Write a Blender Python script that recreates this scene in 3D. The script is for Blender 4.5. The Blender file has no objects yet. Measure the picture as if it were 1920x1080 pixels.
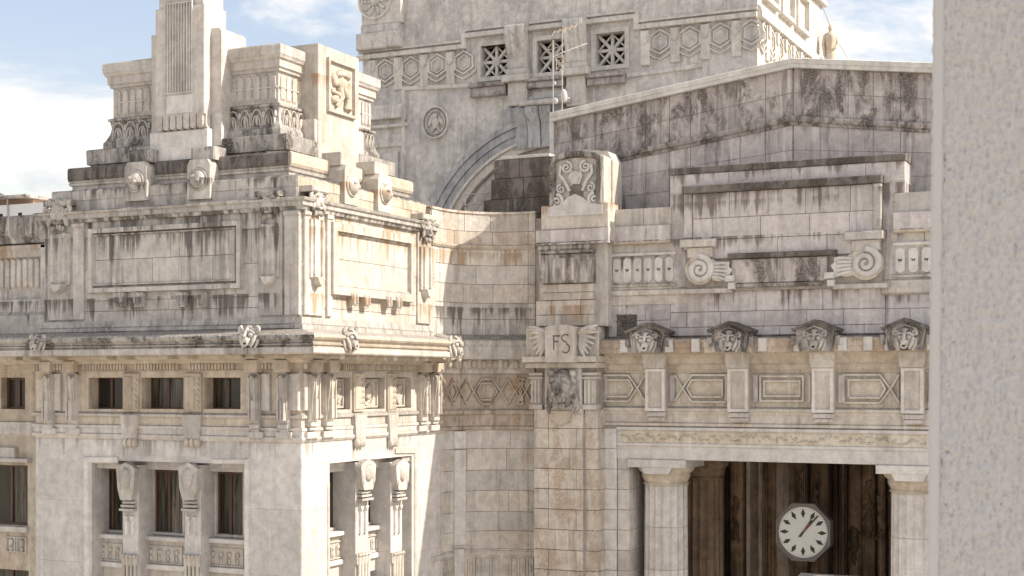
import bpy, bmesh, math, random
from mathutils import Matrix, Vector, noise
random.seed(7)
R = math.radians
SC = bpy.context.scene
COL = SC.collection
# ------------------------------------------------------------------ camera, sky, sun, exposure
YAW, FOC, CX, CY, H = R(25.3), 2726.0, 960.0, 715.0, 20.0     # photo calibration: yaw against the building grid, focal length (px), horizon row
SN, CS = math.sin(YAW), math.cos(YAW)
cam = bpy.data.cameras.new('camera'); camo = bpy.data.objects.new('camera', cam); COL.objects.link(camo)
camo.location = (0, 0, H); camo.rotation_euler = (R(90), 0, YAW)
cam.sensor_width = 36; cam.lens = 36*FOC/1920; cam.shift_y = (CY-540)/1920; cam.clip_start = .1; cam.clip_end = 3000
cam.dof.use_dof = True; cam.dof.focus_distance = 66; cam.dof.aperture_fstop = 9
SC.camera = camo
SUN = Vector((1.0, 0.24, 0.90)).normalized()                  # towards the sun, in building axes
world = bpy.data.worlds.new('World'); SC.world = world; world.use_nodes = True
wt = world.node_tree; wn = wt.nodes; wl = wt.links
for n in list(wn): wn.remove(n)
def wnode(t, **k):
    n = wn.new(t)
    for a, b in k.items(): setattr(n, a, b)
    return n
sky = wnode('ShaderNodeTexSky', sky_type='NISHITA', sun_disc=False)
sky.sun_elevation = math.asin(SUN.z); sky.sun_rotation = math.atan2(SUN.x, SUN.y)
sky.air_density = 1.0; sky.dust_density = 3.6; sky.ozone_density = 1.3
tc = wnode('ShaderNodeTexCoord')
mp = wnode('ShaderNodeMapping'); mp.inputs['Scale'].default_value = (1, 1, 2.6)
wl.new(tc.outputs['Generated'], mp.inputs['Vector'])
cn = wnode('ShaderNodeTexNoise'); cn.inputs['Scale'].default_value = 3.4; cn.inputs['Detail'].default_value = 9; cn.inputs['Roughness'].default_value = .62; cn.inputs['Distortion'].default_value = .35
mp.inputs['Location'].default_value = (5.5, 9.2, .2)
wl.new(mp.outputs[0], cn.inputs['Vector'])
cr = wnode('ShaderNodeMapRange', interpolation_type='SMOOTHSTEP'); cr.inputs['From Min'].default_value = .43; cr.inputs['From Max'].default_value = .60; cr.inputs['To Min'].default_value = .20; cr.inputs['To Max'].default_value = .94
wl.new(cn.outputs['Fac'], cr.inputs['Value'])
# clouds crowd together low over the horizon
sp = wnode('ShaderNodeSeparateXYZ'); wl.new(tc.outputs['Generated'], sp.inputs[0])
hz = wnode('ShaderNodeMapRange', interpolation_type='SMOOTHSTEP'); hz.inputs['From Min'].default_value = .02; hz.inputs['From Max'].default_value = .26; hz.inputs['To Min'].default_value = .72; hz.inputs['To Max'].default_value = 0
wl.new(sp.outputs['Z'], hz.inputs['Value'])
hm = wnode('ShaderNodeMix', data_type='RGBA'); wl.new(hz.outputs[0], hm.inputs['Factor']); wl.new(sky.outputs[0], hm.inputs['A']); hm.inputs['B'].default_value = (4.3, 4.1, 3.8, 1)
cm = wnode('ShaderNodeMix', data_type='RGBA'); wl.new(cr.outputs[0], cm.inputs['Factor']); wl.new(hm.outputs['Result'], cm.inputs['A']); cm.inputs['B'].default_value = (5.4, 5.15, 4.8, 1)
bg = wnode('ShaderNodeBackground'); bg.inputs['Strength'].default_value = .12; wl.new(cm.outputs['Result'], bg.inputs['Color'])
wo = wnode('ShaderNodeOutputWorld'); wl.new(bg.outputs[0], wo.inputs['Surface'])
sl = bpy.data.lights.new('sun', 'SUN'); sl.energy = 3.6; sl.angle = R(.6); sl.color = (1, .90, .76)
so = bpy.data.objects.new('sun', sl); COL.objects.link(so); so.rotation_euler = SUN.to_track_quat('Z', 'Y').to_euler(); so.location = (60, 0, 80)
SC.view_settings.view_transform = 'Standard'; SC.view_settings.look = 'None'; SC.view_settings.exposure = .93; SC.view_settings.gamma = 1
SC.render.engine = 'CYCLES'; SC.cycles.max_bounces = 5; SC.cycles.diffuse_bounces = 3; SC.cycles.glossy_bounces = 2
# ------------------------------------------------------------------ photo measurements -> metres on the real planes of the building
def fx(px, Y):
    t = (px-CX)/FOC; return Y*(t*CS-SN)/(CS+t*SN)
def sy(px, X):
    t = (px-CX)/FOC; return X*(CS+t*SN)/(t*CS-SN)
def dep(X, Y): return -X*SN+Y*CS
def zat(py, X, Y): return H+(CY-py)*dep(X, Y)/FOC
class Frame:                      # local axes: u along the wall, v up, w out of the wall
    def __init__(s, kind, p): s.kind, s.p = kind, p
    def u(s, px, w=0): return fx(px, s.p-w) if s.kind == 'F' else sy(px, s.p+w)
    def v(s, py, px, w=0):
        u = s.u(px, w)
        return zat(py, u, s.p-w) if s.kind == 'F' else zat(py, s.p+w, u)
    def m(s, u=0, v=0, w=0):
        if s.kind == 'F': return Matrix(((1,0,0,u),(0,0,-1,s.p-w),(0,1,0,v),(0,0,0,1)))
        return Matrix(((0,0,1,s.p+w),(1,0,0,u),(0,1,0,v),(0,0,0,1)))
    def uu(s, a, b, w=0): return s.u(a, w), s.u(b, w)
    def rect(s, x0, y0, x1, y1, w=0):      # photo box -> u0,u1,v0,v1
        xm = (x0+x1)/2
        return s.u(x0, w), s.u(x1, w), s.v(y1, xm, w), s.v(y0, xm, w)
_r = (565-CX)/FOC*60; X0 = _r*CS-60*SN; Y0 = _r*SN+60*CS            # near corner of the pavilion, 60 m away
XL = fx(83, Y0); XW = fx(67, Y0); YA = sy(825, X0); YB = sy(812, X0)
RN = 3.24; YM = YA+RN                                                    # plane of the clock facade
zt_ = lambda py: zat(py, X0, Y0)
zm_ = lambda py, px=1450: zat(py, fx(px, YM), YM)
# ------------------------------------------------------------------ materials
MATS = {}
def stone(name, c1, c2, streak=.4, crust=.2, rust=.1, up=.6, bump=.6, rnd=.17, crustcol=(.075,.066,.058), rustcol=(.36,.20,.09), sscale=1., fine=1., rough=.88, drips=(), dripcol=None, rth=.54):
    m = bpy.data.materials.new(name); m.use_nodes = True; t = m.node_tree; N = t.nodes; L = t.links
    b = N['Principled BSDF']; b.inputs['Roughness'].default_value = rough; b.inputs['Specular IOR Level'].default_value = .25
    def nd(k, **kw):
        n = N.new(k)
        for a, v in kw.items(): setattr(n, a, v)
        return n
    geo = nd('ShaderNodeNewGeometry'); oi = nd('ShaderNodeObjectInfo')
    def nz(scale, vec=(1,1,1), det=5, rgh=.6, dist=0, off=(0,0,0)):
        q = nd('ShaderNodeMapping'); q.inputs['Scale'].default_value = vec; q.inputs['Location'].default_value = off; L.new(geo.outputs['Position'], q.inputs[0])
        x = nd('ShaderNodeTexNoise'); x.inputs['Scale'].default_value = scale; x.inputs['Detail'].default_value = det; x.inputs['Roughness'].default_value = rgh; x.inputs['Distortion'].default_value = dist
        L.new(q.outputs[0], x.inputs['Vector']); return x.outputs['Fac']
    def mr(f, a, c, lo=0, hi=1):
        x = nd('ShaderNodeMapRange', interpolation_type='SMOOTHSTEP')
        for i, v in enumerate((a, c, lo, hi)): x.inputs[i+1].default_value = v
        L.new(f, x.inputs[0]); return x.outputs[0]
    def mul(a, c):
        x = nd('ShaderNodeMath', operation='MULTIPLY'); L.new(a, x.inputs[0])
        if isinstance(c, (int, float)): x.inputs[1].default_value = c
        else: L.new(c, x.inputs[1])
        return x.outputs[0]
    def mix(f, a, c, mode='MIX'):
        x = nd('ShaderNodeMix', data_type='RGBA', blend_type=mode)
        if isinstance(f, (int, float)): x.inputs['Factor'].default_value = f
        else: L.new(f, x.inputs['Factor'])
        for k, v in (('A', a), ('B', c)):
            if isinstance(v, tuple): x.inputs[k].default_value = (*v, 1)
            else: L.new(v, x.inputs[k])
        return x.outputs['Result']
    big = nz(.42, det=3, rgh=.62); mid = nz(2.3, det=4, rgh=.68, dist=.4, off=(3,7,1)); stk = nz(2.0*sscale, (1,1,.13), 3, .62, off=(9,2,4))
    fin = nz(14, det=4, rgh=.72, off=(2,2,8))
    col = mix(mr(big, .36, .64), c1, c2)
    col = mix(mul(mr(mid, .46, .66), .34), col, tuple(x*.6 for x in c2))
    col = mix(mul(mr(mid, .48, .32), .40), col, tuple(min(.8, x*1.25) for x in c1))
    sk = mul(mr(stk, .50, .66), streak); col = mix(sk, col, tuple(x*.30 for x in c2))
    wash = nz(3.4*sscale, (1,1,.055), 3, .6, 0, (4,8,1)); col = mix(mul(mr(wash, .56, .66), min(.55, .25+streak*.5)), col, tuple(min(.72, x*1.3) for x in c1))
    drip = nz(2.9*sscale, (1,1,.05), 4, .62, .25, (7,3,9)); col = mix(mul(mr(drip, .60, .70), min(.9, streak*1.25)), col, tuple(x*.22 for x in c2))
    if rust > 0: col = mix(mul(mul(mr(nz(1.1, (1,1,.45), 4, .66, .6, (5,3,6)), rth, rth+.12), mr(fin, .25, .62)), rust), col, rustcol)
    if drips:           # rain-washed soot that starts at a ledge and runs down in tongues
        sz = nd('ShaderNodeSeparateXYZ'); L.new(geo.outputs['Position'], sz.inputs[0]); acc = None
        for zl, ln in drips:
            f = nd('ShaderNodeMapRange'); L.new(sz.outputs['Z'], f.inputs[0]); f.inputs[1].default_value = zl-ln; f.inputs[2].default_value = zl; f.inputs[3].default_value = 0; f.inputs[4].default_value = 1
            g = nd('ShaderNodeMath', operation='LESS_THAN'); L.new(sz.outputs['Z'], g.inputs[0]); g.inputs[1].default_value = zl+.12; o = mul(f.outputs[0], g.outputs[0])
            if acc: x = nd('ShaderNodeMath', operation='MAXIMUM'); L.new(acc, x.inputs[0]); L.new(o, x.inputs[1]); acc = x.outputs[0]
            else: acc = o
        ad2 = nd('ShaderNodeMath', operation='MULTIPLY_ADD'); L.new(acc, ad2.inputs[0]); ad2.inputs[1].default_value = .20; L.new(drip, ad2.inputs[2])
        ad3 = nd('ShaderNodeMath', operation='MULTIPLY_ADD'); L.new(nz(.75, (1,1,.5), 3, .6, 0, (6,6,2)), ad3.inputs[0]); ad3.inputs[1].default_value = .55; L.new(ad2.outputs[0], ad3.inputs[2])
        dm = mul(mr(ad3.outputs[0], .885, 1.06), mr(acc, 0, .35)); col = mix(mul(dm, mr(fin, .2, .5, .45, .85)), col, dripcol or tuple(x*1.25 for x in crustcol))
    sepn = nd('ShaderNodeSeparateXYZ'); L.new(geo.outputs['Normal'], sepn.inputs[0])
    if up > 0: col = mix(mul(mul(mr(sepn.outputs['Z'], .35, .9), mr(fin, .30, .60)), up), col, tuple(x*1.5 for x in crustcol))
    if crust > 0:
        th = .70-.24*crust
        cf = mul(mr(nz(1.0, (1,1,.5), 5, .70, .4, (8,1,3)), th-.04, th+.13), mr(fin, .30, .56, .25, 1)); col = mix(mul(cf, min(1, .55+crust)), col, crustcol)
    col = mix(mul(mr(fin, .55, .70), .36*fine), col, tuple(x*.35 for x in c2))
    # every block its own tone
    v = nd('ShaderNodeMapRange'); L.new(oi.outputs['Random'], v.inputs[0]); v.inputs[3].default_value = 1-rnd*.7; v.inputs[4].default_value = 1+rnd*.35
    hs = nd('ShaderNodeHueSaturation'); L.new(v.outputs[0], hs.inputs['Value']); L.new(col, hs.inputs['Color'])
    L.new(hs.outputs[0], b.inputs['Base Color'])
    bp = nd('ShaderNodeBump'); bp.inputs['Strength'].default_value = bump; bp.inputs['Distance'].default_value = .07
    ad = nd('ShaderNodeMath', operation='ADD'); L.new(mul(fin, .5), ad.inputs[0]); L.new(mid, ad.inputs[1]); L.new(ad.outputs[0], bp.inputs['Height']); L.new(bp.outputs[0], b.inputs['Normal'])
    MATS[name] = m; return m
def plain(name, c, rough=.6, metal=0, var=.0, vscale=8):
    m = bpy.data.materials.new(name); m.use_nodes = True; b = m.node_tree.nodes['Principled BSDF']
    b.inputs['Roughness'].default_value = rough; b.inputs['Metallic'].default_value = metal; b.inputs['Base Color'].default_value = (*c, 1)
    if var:
        t = m.node_tree; n = t.nodes.new('ShaderNodeTexNoise'); n.inputs['Scale'].default_value = vscale; n.inputs['Detail'].default_value = 6
        g = t.nodes.new('ShaderNodeNewGeometry'); t.links.new(g.outputs['Position'], n.inputs['Vector'])
        x = t.nodes.new('ShaderNodeMix'); x.data_type = 'RGBA'; t.links.new(n.outputs['Fac'], x.inputs['Factor'])
        x.inputs['A'].default_value = (*[q*(1-var) for q in c], 1); x.inputs['B'].default_value = (*[min(1, q*(1+var)) for q in c], 1); t.links.new(x.outputs['Result'], b.inputs['Base Color'])
    MATS[name] = m; return m
TD = [(zt_(392),1.5),(zt_(553),1.0),(zt_(428),1.3),(zat(131,X0-2.35,Y0+1.8),.9),(zat(326,X0,Y0),.6)]
FD = [(zm_(391,1200),.7),(zm_(456,1200),.7),(zm_(360),1.3),(zm_(538),1.1),(zm_(545,1200),1.0),(zm_(318),.6)]
BR = (.25,.155,.085)
stone('travertine', (.58,.545,.51), (.50,.466,.435), .22, .08, .20, .7)
stone('travertine_grey', (.57,.535,.50), (.455,.428,.40), .45, .30, .08, .9, drips=TD)
stone('travertine_grime', (.48,.455,.43), (.33,.31,.292), .65, .85, .10, .9)
stone('travertine_tan', (.56,.495,.415), (.49,.425,.35), .20, .06, .5, .5, rustcol=(.34,.22,.12))
stone('travertine_cream', (.59,.55,.50), (.52,.475,.425), .20, .10, .30, .6, drips=TD, dripcol=(.36,.25,.16))
stone('travertine_pink', (.60,.56,.552), (.51,.472,.466), .25, .08, .06, .8, rnd=.16, drips=FD, dripcol=(.17,.14,.125))
stone('travertine_pier', (.60,.55,.495), (.53,.475,.415), .22, .06, .9, .6, rnd=.2, rustcol=(.40,.31,.235), rth=.47)
stone('travertine_white', (.66,.635,.61), (.60,.575,.55), .10, .0, .04, .4)
stone('travertine_brown', (.50,.43,.365), (.37,.31,.258), .5, .25, .5, .5)
stone('travertine_frieze', (.61,.56,.48), (.53,.475,.395), .22, .10, .5, .6, rustcol=(.36,.25,.15))
stone('gable_stone', (.53,.485,.465), (.43,.39,.374), .45, .82, .0, .8, rnd=.2, sscale=1.4, crustcol=(.12,.102,.096))
stone('gable_light', (.57,.525,.51), (.48,.437,.423), .42, .34, .0, .8, rnd=.18, crustcol=(.13,.115,.112))
stone('spout_stone', (.34,.315,.295), (.22,.205,.192), .4, .5, .05, .8)
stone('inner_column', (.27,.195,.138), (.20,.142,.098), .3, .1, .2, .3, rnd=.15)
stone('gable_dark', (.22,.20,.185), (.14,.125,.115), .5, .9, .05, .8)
stone('gable_joint', (.46,.43,.42), (.40,.37,.36), .2, .1, 0, .2)
stone('stucco_grey', (.69,.65,.605), (.50,.472,.452), .28, .34, .05, .6, bump=.3, crustcol=(.20,.195,.195))
stone('stucco_blue', (.47,.465,.468), (.38,.378,.384), .40, .3, .04, .6, bump=.3, crustcol=(.13,.13,.135))
stone('stucco_trim', (.67,.635,.585), (.59,.555,.505), .25, .15, .08, .9)
stone('plaster_wall', (.60,.572,.55), (.53,.505,.485), .10, .02, .05, .5, bump=.25, drips=[(zt_(826),1.1)], dripcol=(.30,.26,.235))
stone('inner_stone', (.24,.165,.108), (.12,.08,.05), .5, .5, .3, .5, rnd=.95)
stone('column_stone', (.64,.605,.58), (.58,.545,.515), .10, .0, .06, .5)
stone('joint', (.38,.345,.315), (.30,.27,.245), .2, .2, .1, .3)
stone('paving', (.50,.46,.40), (.43,.39,.34), .0, .1, .1, 0)
stone('roof_metal', (.68,.66,.62), (.60,.58,.54), .2, .1, .05, .0, bump=.1, rough=.55)
plain('stucco_near', (.50,.487,.482), .9, var=.03, vscale=60)
plain('dark_void', (.012,.010,.009), .9)
plain('brown_frame', (.09,.042,.028), .45, var=.3)
plain('clock_case', (.15,.13,.125), .5, var=.15)
plain('clock_face', (.54,.56,.53), .35, var=.05, vscale=3)
MATS['clock_face'].node_tree.nodes['Principled BSDF'].inputs['Coat Weight'].default_value = 1.0
plain('clock_black', (.012,.012,.012), .4)
plain('clock_red', (.35,.08,.05), .5)
plain('metal_light', (.60,.57,.54), .45, .3)
plain('metal_copper', (.58,.45,.36), .5, .3)
plain('metal_rail', (.42,.42,.42), .5, .6)
plain('terracotta', (.40,.26,.19), .8, var=.3)
plain('far_wall', (.66,.66,.67), .8, var=.05)
plain('green_roof', (.30,.37,.36), .7, var=.1)
plain('curtain', (.48,.50,.47), .9, var=.12, vscale=5)
def glassy():
    m = bpy.data.materials.new('window_glass'); m.use_nodes = True; t = m.node_tree; b = t.nodes['Principled BSDF']
    b.inputs['Roughness'].default_value = .09; b.inputs['Specular IOR Level'].default_value = .4
    g = t.nodes.new('ShaderNodeNewGeometry'); oi = t.nodes.new('ShaderNodeObjectInfo'); q = t.nodes.new('ShaderNodeMapping'); q.inputs['Scale'].default_value = (5,5,.35); t.links.new(g.outputs['Position'], q.inputs[0])
    n = t.nodes.new('ShaderNodeTexNoise'); n.inputs['Scale'].default_value = 1.6; n.inputs['Detail'].default_value = 3; t.links.new(q.outputs[0], n.inputs['Vector'])
    r = t.nodes.new('ShaderNodeMapRange'); t.links.new(n.outputs['Fac'], r.inputs[0]); r.inputs[1].default_value = .38; r.inputs[2].default_value = .68
    mu = t.nodes.new('ShaderNodeMath'); mu.operation = 'MULTIPLY'; t.links.new(r.outputs[0], mu.inputs[0]); t.links.new(oi.outputs['Random'], mu.inputs[1])
    x = t.nodes.new('ShaderNodeMix'); x.data_type = 'RGBA'; t.links.new(mu.outputs[0], x.inputs['Factor']); x.inputs['A'].default_value = (.018,.015,.012,1); x.inputs['B'].default_value = (.16,.145,.115,1); t.links.new(x.outputs['Result'], b.inputs['Base Color'])
    bp = t.nodes.new('ShaderNodeBump'); bp.inputs['Strength'].default_value = .06; t.links.new(n.outputs['Fac'], bp.inputs['Height']); t.links.new(bp.outputs[0], b.inputs['Normal'])
    MATS['window_glass'] = m
glassy()
# ------------------------------------------------------------------ objects
W = {}
def link(name, data, mat, parent, mw):
    o = bpy.data.objects.new(name, data); COL.objects.link(o); o.matrix_basis = mw; W[o.name] = mw
    if mat and data and not data.materials: data.materials.append(MATS[mat])
    if parent:
        o.parent = parent; o.matrix_parent_inverse = W[parent.name].inverted()
    return o
def thing(name, label, cat, loc, group=None):
    o = link(name, None, None, None, Matrix.Translation(loc)); o['label'] = label; o['category'] = cat
    if group: o['group'] = group
    return o
def tag(o, label=None, cat=None, kind=None, group=None):
    for k, v in (('label', label), ('category', cat), ('kind', kind), ('group', group)):
        if v: o[k] = v
    return o
I4 = Matrix.Identity(4)
class MB:
    def __init__(s): s.v = []; s.f = []; s.sm = []
    def add(s, vs, fs, smooth=False):
        o = len(s.v); s.v += [tuple(p) for p in vs]; s.f += [tuple(i+o for i in f) for f in fs]; s.sm += [smooth]*len(fs); return s
    def box(s, u0, u1, v0, v1, w0, w1, b=0.0):
        if b <= 0:
            vs = [(u0,v0,w0),(u1,v0,w0),(u1,v1,w0),(u0,v1,w0),(u0,v0,w1),(u1,v0,w1),(u1,v1,w1),(u0,v1,w1)]
            return s.add(vs, [(3,2,1,0),(4,5,6,7),(0,1,5,4),(1,2,6,5),(2,3,7,6),(3,0,4,7)])
        b = min(b, (u1-u0)*.45, (v1-v0)*.45, (w1-w0)*.9)
        vs = [(u0,v0,w0),(u1,v0,w0),(u1,v1,w0),(u0,v1,w0),(u0,v0,w1-b),(u1,v0,w1-b),(u1,v1,w1-b),(u0,v1,w1-b),(u0+b,v0+b,w1),(u1-b,v0+b,w1),(u1-b,v1-b,w1),(u0+b,v1-b,w1)]
        return s.add(vs, [(3,2,1,0),(8,9,10,11),(0,1,5,4),(1,2,6,5),(2,3,7,6),(3,0,4,7),(4,5,9,8),(5,6,10,9),(6,7,11,10),(7,4,8,11)])
    def prism(s, pts, w0, w1, smooth=False, taper=None):
        n = len(pts); a = sum(pts[i][0]*pts[(i+1)%n][1]-pts[(i+1)%n][0]*pts[i][1] for i in range(n))
        if a < 0: pts = pts[::-1]
        top = pts
        if taper:
            cx = sum(p[0] for p in pts)/n; cy = sum(p[1] for p in pts)/n
            top = [(cx+(p[0]-cx)*taper, cy+(p[1]-cy)*taper) for p in pts]
        vs = [(p[0],p[1],w0) for p in pts]+[(p[0],p[1],w1) for p in top]
        s.add(vs, [tuple(range(n))[::-1], tuple(range(n, 2*n))])
        return s.add(vs, [(i,(i+1)%n,n+(i+1)%n,n+i) for i in range(n)], smooth)
    def ribbon(s, pts, wd, w0, w1, closed=False, bev=.3):
        n = len(pts); L_ = []; R_ = []
        for i in range(n):
            p = Vector(pts[i]); a = Vector(pts[i-1]) if (i or closed) else None; c = Vector(pts[(i+1)%n]) if (i < n-1 or closed) else None
            d1 = (p-a).normalized() if a is not None else None; d2 = (c-p).normalized() if c is not None else None
            d1 = d1 if d1 is not None else d2; d2 = d2 if d2 is not None else d1
            nn = Vector((-d1.y-d2.y, d1.x+d2.x))
            if nn.length < 1e-6: nn = Vector((-d1.y, d1.x))
            nn.normalize(); k = 1/max(.4, nn.dot(Vector((-d1.y, d1.x))))
            L_.append(p+nn*wd*.5*k); R_.append(p-nn*wd*.5*k)
        vs = []
        for i in range(n):
            l, r = L_[i], R_[i]; li = l.lerp(r, bev*.5); ri = r.lerp(l, bev*.5)
            vs += [(r.x,r.y,w0),(ri.x,ri.y,w1),(li.x,li.y,w1),(l.x,l.y,w0)]
        fs = []
        for i in range(n if closed else n-1):
            j = (i+1)%n
            for k in range(3): fs.append((i*4+k, j*4+k, j*4+k+1, i*4+k+1))
        if not closed: fs += [(0,1,2,3), ((n-1)*4+3,(n-1)*4+2,(n-1)*4+1,(n-1)*4)]
        return s.add(vs, fs)
    def ring(s, u0, u1, v0, v1, wd, w0, w1, bev=.3):
        h = wd/2; return s.ribbon([(u0+h,v0+h),(u1-h,v0+h),(u1-h,v1-h),(u0+h,v1-h)], wd, w0, w1, True, bev)
    def tube(s, pts, rad, n=8, flat=1.0, cap=True):
        P = [Vector(p) for p in pts]; m = len(P)
        if isinstance(rad, (int, float)): rad = [rad]*m
        ref = Vector((0,0,1)); vs = []
        for i in range(m):
            d = (P[min(i+1,m-1)]-P[max(i-1,0)]).normalized()
            a = d.cross(ref)
            if a.length < 1e-3: a = d.cross(Vector((0,1,0)))
            a.normalize(); c = a.cross(d)
            for k in range(n):
                t = 2*math.pi*k/n; q = P[i]+a*math.cos(t)*rad[i]+c*math.sin(t)*rad[i]*flat; vs.append(tuple(q))
        fs = [(i*n+k, (i+1)*n+k, (i+1)*n+(k+1)%n, i*n+(k+1)%n) for i in range(m-1) for k in range(n)]
        s.add(vs, fs, True)
        if cap: s.add(vs[:n], [tuple(range(n))]); s.add(vs[-n:], [tuple(range(n))[::-1]])
        return s
    def ell(s, c, r, nu=10, nv=7, rot=0, lump=0, seed=0):
        vs = []; fs = []; cr_, sr = math.cos(rot), math.sin(rot)
        for j in range(nv+1):
            th = math.pi*j/nv
            for i in range(nu):
                ph = 2*math.pi*i/nu; k = 1
                d = Vector((math.sin(th)*math.cos(ph), math.sin(th)*math.sin(ph), math.cos(th)))
                if lump: k = 1+lump*noise.noise(d*2.3+Vector((seed*3.1, seed, 0)))
                x, y, z = d.x*r[0]*k, d.y*r[1]*k, d.z*r[2]*k
                vs.append((c[0]+x*cr_-y*sr, c[1]+x*sr+y*cr_, c[2]+z))
        for j in range(nv):
            for i in range(nu): fs.append((j*nu+i, (j+1)*nu+i, (j+1)*nu+(i+1)%nu, j*nu+(i+1)%nu))
        return s.add(vs, fs, True)
    def lathe(s, prof, n=24, c=(0,0), a0=0, a1=2*math.pi, smooth=True, rf=None):   # prof: (r, v) about the v axis
        full = abs(a1-a0-2*math.pi) < 1e-6; cnt = n if full else n+1; vs = []; fs = []
        for r, v in prof:
            for i in range(cnt):
                t = a0+(a1-a0)*i/n; rr = r*(rf(t, v) if rf else 1)
                vs.append((c[0]+rr*math.cos(t), v, c[1]+rr*math.sin(t)))
        for j in range(len(prof)-1):
            for i in range(n):
                k = (i+1)%cnt; fs.append((j*cnt+i, (j+1)*cnt+i, (j+1)*cnt+k, j*cnt+k))
        return s.add(vs, fs, smooth)
    def extr(s, prof, u0, u1, caps=True):      # profile [(w, v)] swept along u
        n = len(prof); vs = [(u0,v,w) for w, v in prof]+[(u1,v,w) for w, v in prof]
        s.add(vs, [(i, n+i, n+i+1, i+1) for i in range(n-1)])
        if caps: s.add(vs, [tuple(range(n)), tuple(range(n, 2*n))[::-1]])
        return s
    def sweep(s, path, prof, closed=False):    # world XY path, profile [(out, z)]; outside is on the right-hand side of travel
        n = len(path); P = [Vector(p) for p in path]; nn = []
        for i in range(n):
            d1 = (P[i]-P[i-1]).normalized() if (i or closed) else None; d2 = (P[(i+1)%n]-P[i]).normalized() if (i < n-1 or closed) else None
            d1 = d1 or d2; d2 = d2 or d1; a = Vector((d1.y, -d1.x)); c = Vector((d2.y, -d2.x)); q = (a+c).normalized(); nn.append(q/max(.3, q.dot(a)))
        m = len(prof); vs = []
        for i in range(n):
            for w, z in prof: q = P[i]+nn[i]*w; vs.append((q.x, q.y, z))
        fs = []
        for i in range(n if closed else n-1):
            j = (i+1)%n
            for k in range(m-1): fs.append((i*m+k, j*m+k, j*m+k+1, i*m+k+1))
        if not closed: fs += [tuple(range(m)), tuple(range((n-1)*m, n*m))[::-1]]
        return s.add(vs, fs)
    def wall(s, u0, u1, v0, v1, holes, w1, w0):     # sheet with rectangular openings and their reveals
        us = sorted({u0, u1, *[h[0] for h in holes], *[h[1] for h in holes]}); vs = sorted({v0, v1, *[h[2] for h in holes], *[h[3] for h in holes]})
        us = [u for u in us if u0 <= u <= u1]; vs = [v for v in vs if v0 <= v <= v1]
        for i in range(len(us)-1):
            for j in range(len(vs)-1):
                a, b, c, d = us[i], us[i+1], vs[j], vs[j+1]; mu, mv = (a+b)/2, (c+d)/2
                if any(h[0] < mu < h[1] and h[2] < mv < h[3] for h in holes): continue
                s.add([(a,c,w1),(b,c,w1),(b,d,w1),(a,d,w1)], [(0,1,2,3)])
        for a, b, c, d in holes:
            s.add([(a,c,w1),(b,c,w1),(b,d,w1),(a,d,w1),(a,c,w0),(b,c,w0),(b,d,w0),(a,d,w0)], [(0,4,5,1),(1,5,6,2),(2,6,7,3),(3,7,4,0)])
        s.add([(u0,v0,w1),(u1,v0,w1),(u1,v1,w1),(u0,v1,w1),(u0,v0,w0),(u1,v0,w0),(u1,v1,w0),(u0,v1,w0)], [(0,1,5,4),(1,2,6,5),(2,3,7,6),(3,0,4,7)])
        return s
    def shift(s, du, dv, dw=0): s.v = [(a+du, b+dv, c+dw) for a, b, c in s.v]; return s
    def mesh(s, name):
        me = bpy.data.meshes.new(name); me.from_pydata(s.v, [], s.f); me.polygons.foreach_set('use_smooth', s.sm); me.update(); return me
    def fix(s, name):                 # the same with consistent outward normals
        me = s.mesh(name); bm = bmesh.new(); bm.from_mesh(me); bmesh.ops.recalc_face_normals(bm, faces=bm.faces); bm.to_mesh(me); bm.free(); return me
def put(name, mb, mat, parent, fr=None, u=0, v=0, w=0, scale=None):
    me = mb if isinstance(mb, bpy.types.Mesh) else mb.fix(name)
    mw = fr.m(u, v, w) if fr else Matrix.Translation((u, v, w))
    if scale: mw = mw @ Matrix.Diagonal((*scale, 1))
    return link(name, me, mat, parent, mw)
def pbox(name, mat, parent, fr, u0, u1, v0, v1, w0, w1, b=.015): return put(name, MB().box(u0,u1,v0,v1,w0,w1,b), mat, parent, fr)
STC = {}
def stone_block(parent, fr, u0, u1, v0, v1, w0, w1, mat, b=.012, name='stone'):
    du, dv, dw = round(u1-u0, 2), round(v1-v0, 2), round(w1-w0, 3); k = (du, dv, dw, b, mat)
    if k not in STC: STC[k] = MB().box(-du/2, du/2, -dv/2, dv/2, 0, dw, b).mesh('stone')
    return put(name, STC[k], mat, parent, fr, (u0+u1)/2, (v0+v1)/2, w0)
def ashlar(parent, fr, u0, u1, vs, ln, w0, w1, mat, gap=.018, jit=.25, seed=0, b=.012, cuts=None, unev=.012, name='stone'):
    rg = random.Random(seed)
    for r in range(len(vs)-1):
        if cuts: us = cuts[r % len(cuts)]
        else:
            us = [u0]; x = u0+(ln*.55 if r % 2 else ln)*rg.uniform(1-jit, 1+jit)
            while x < u1-ln*.35: us.append(x); x += ln*rg.uniform(1-jit, 1+jit)
            us.append(u1)
        for i in range(len(us)-1):
            stone_block(parent, fr, us[i]+gap/2, us[i+1]-gap/2, vs[r]+gap/2, vs[r+1]-gap/2, w0, w1+rg.uniform(-unev, unev), mat, b, name)
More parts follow.
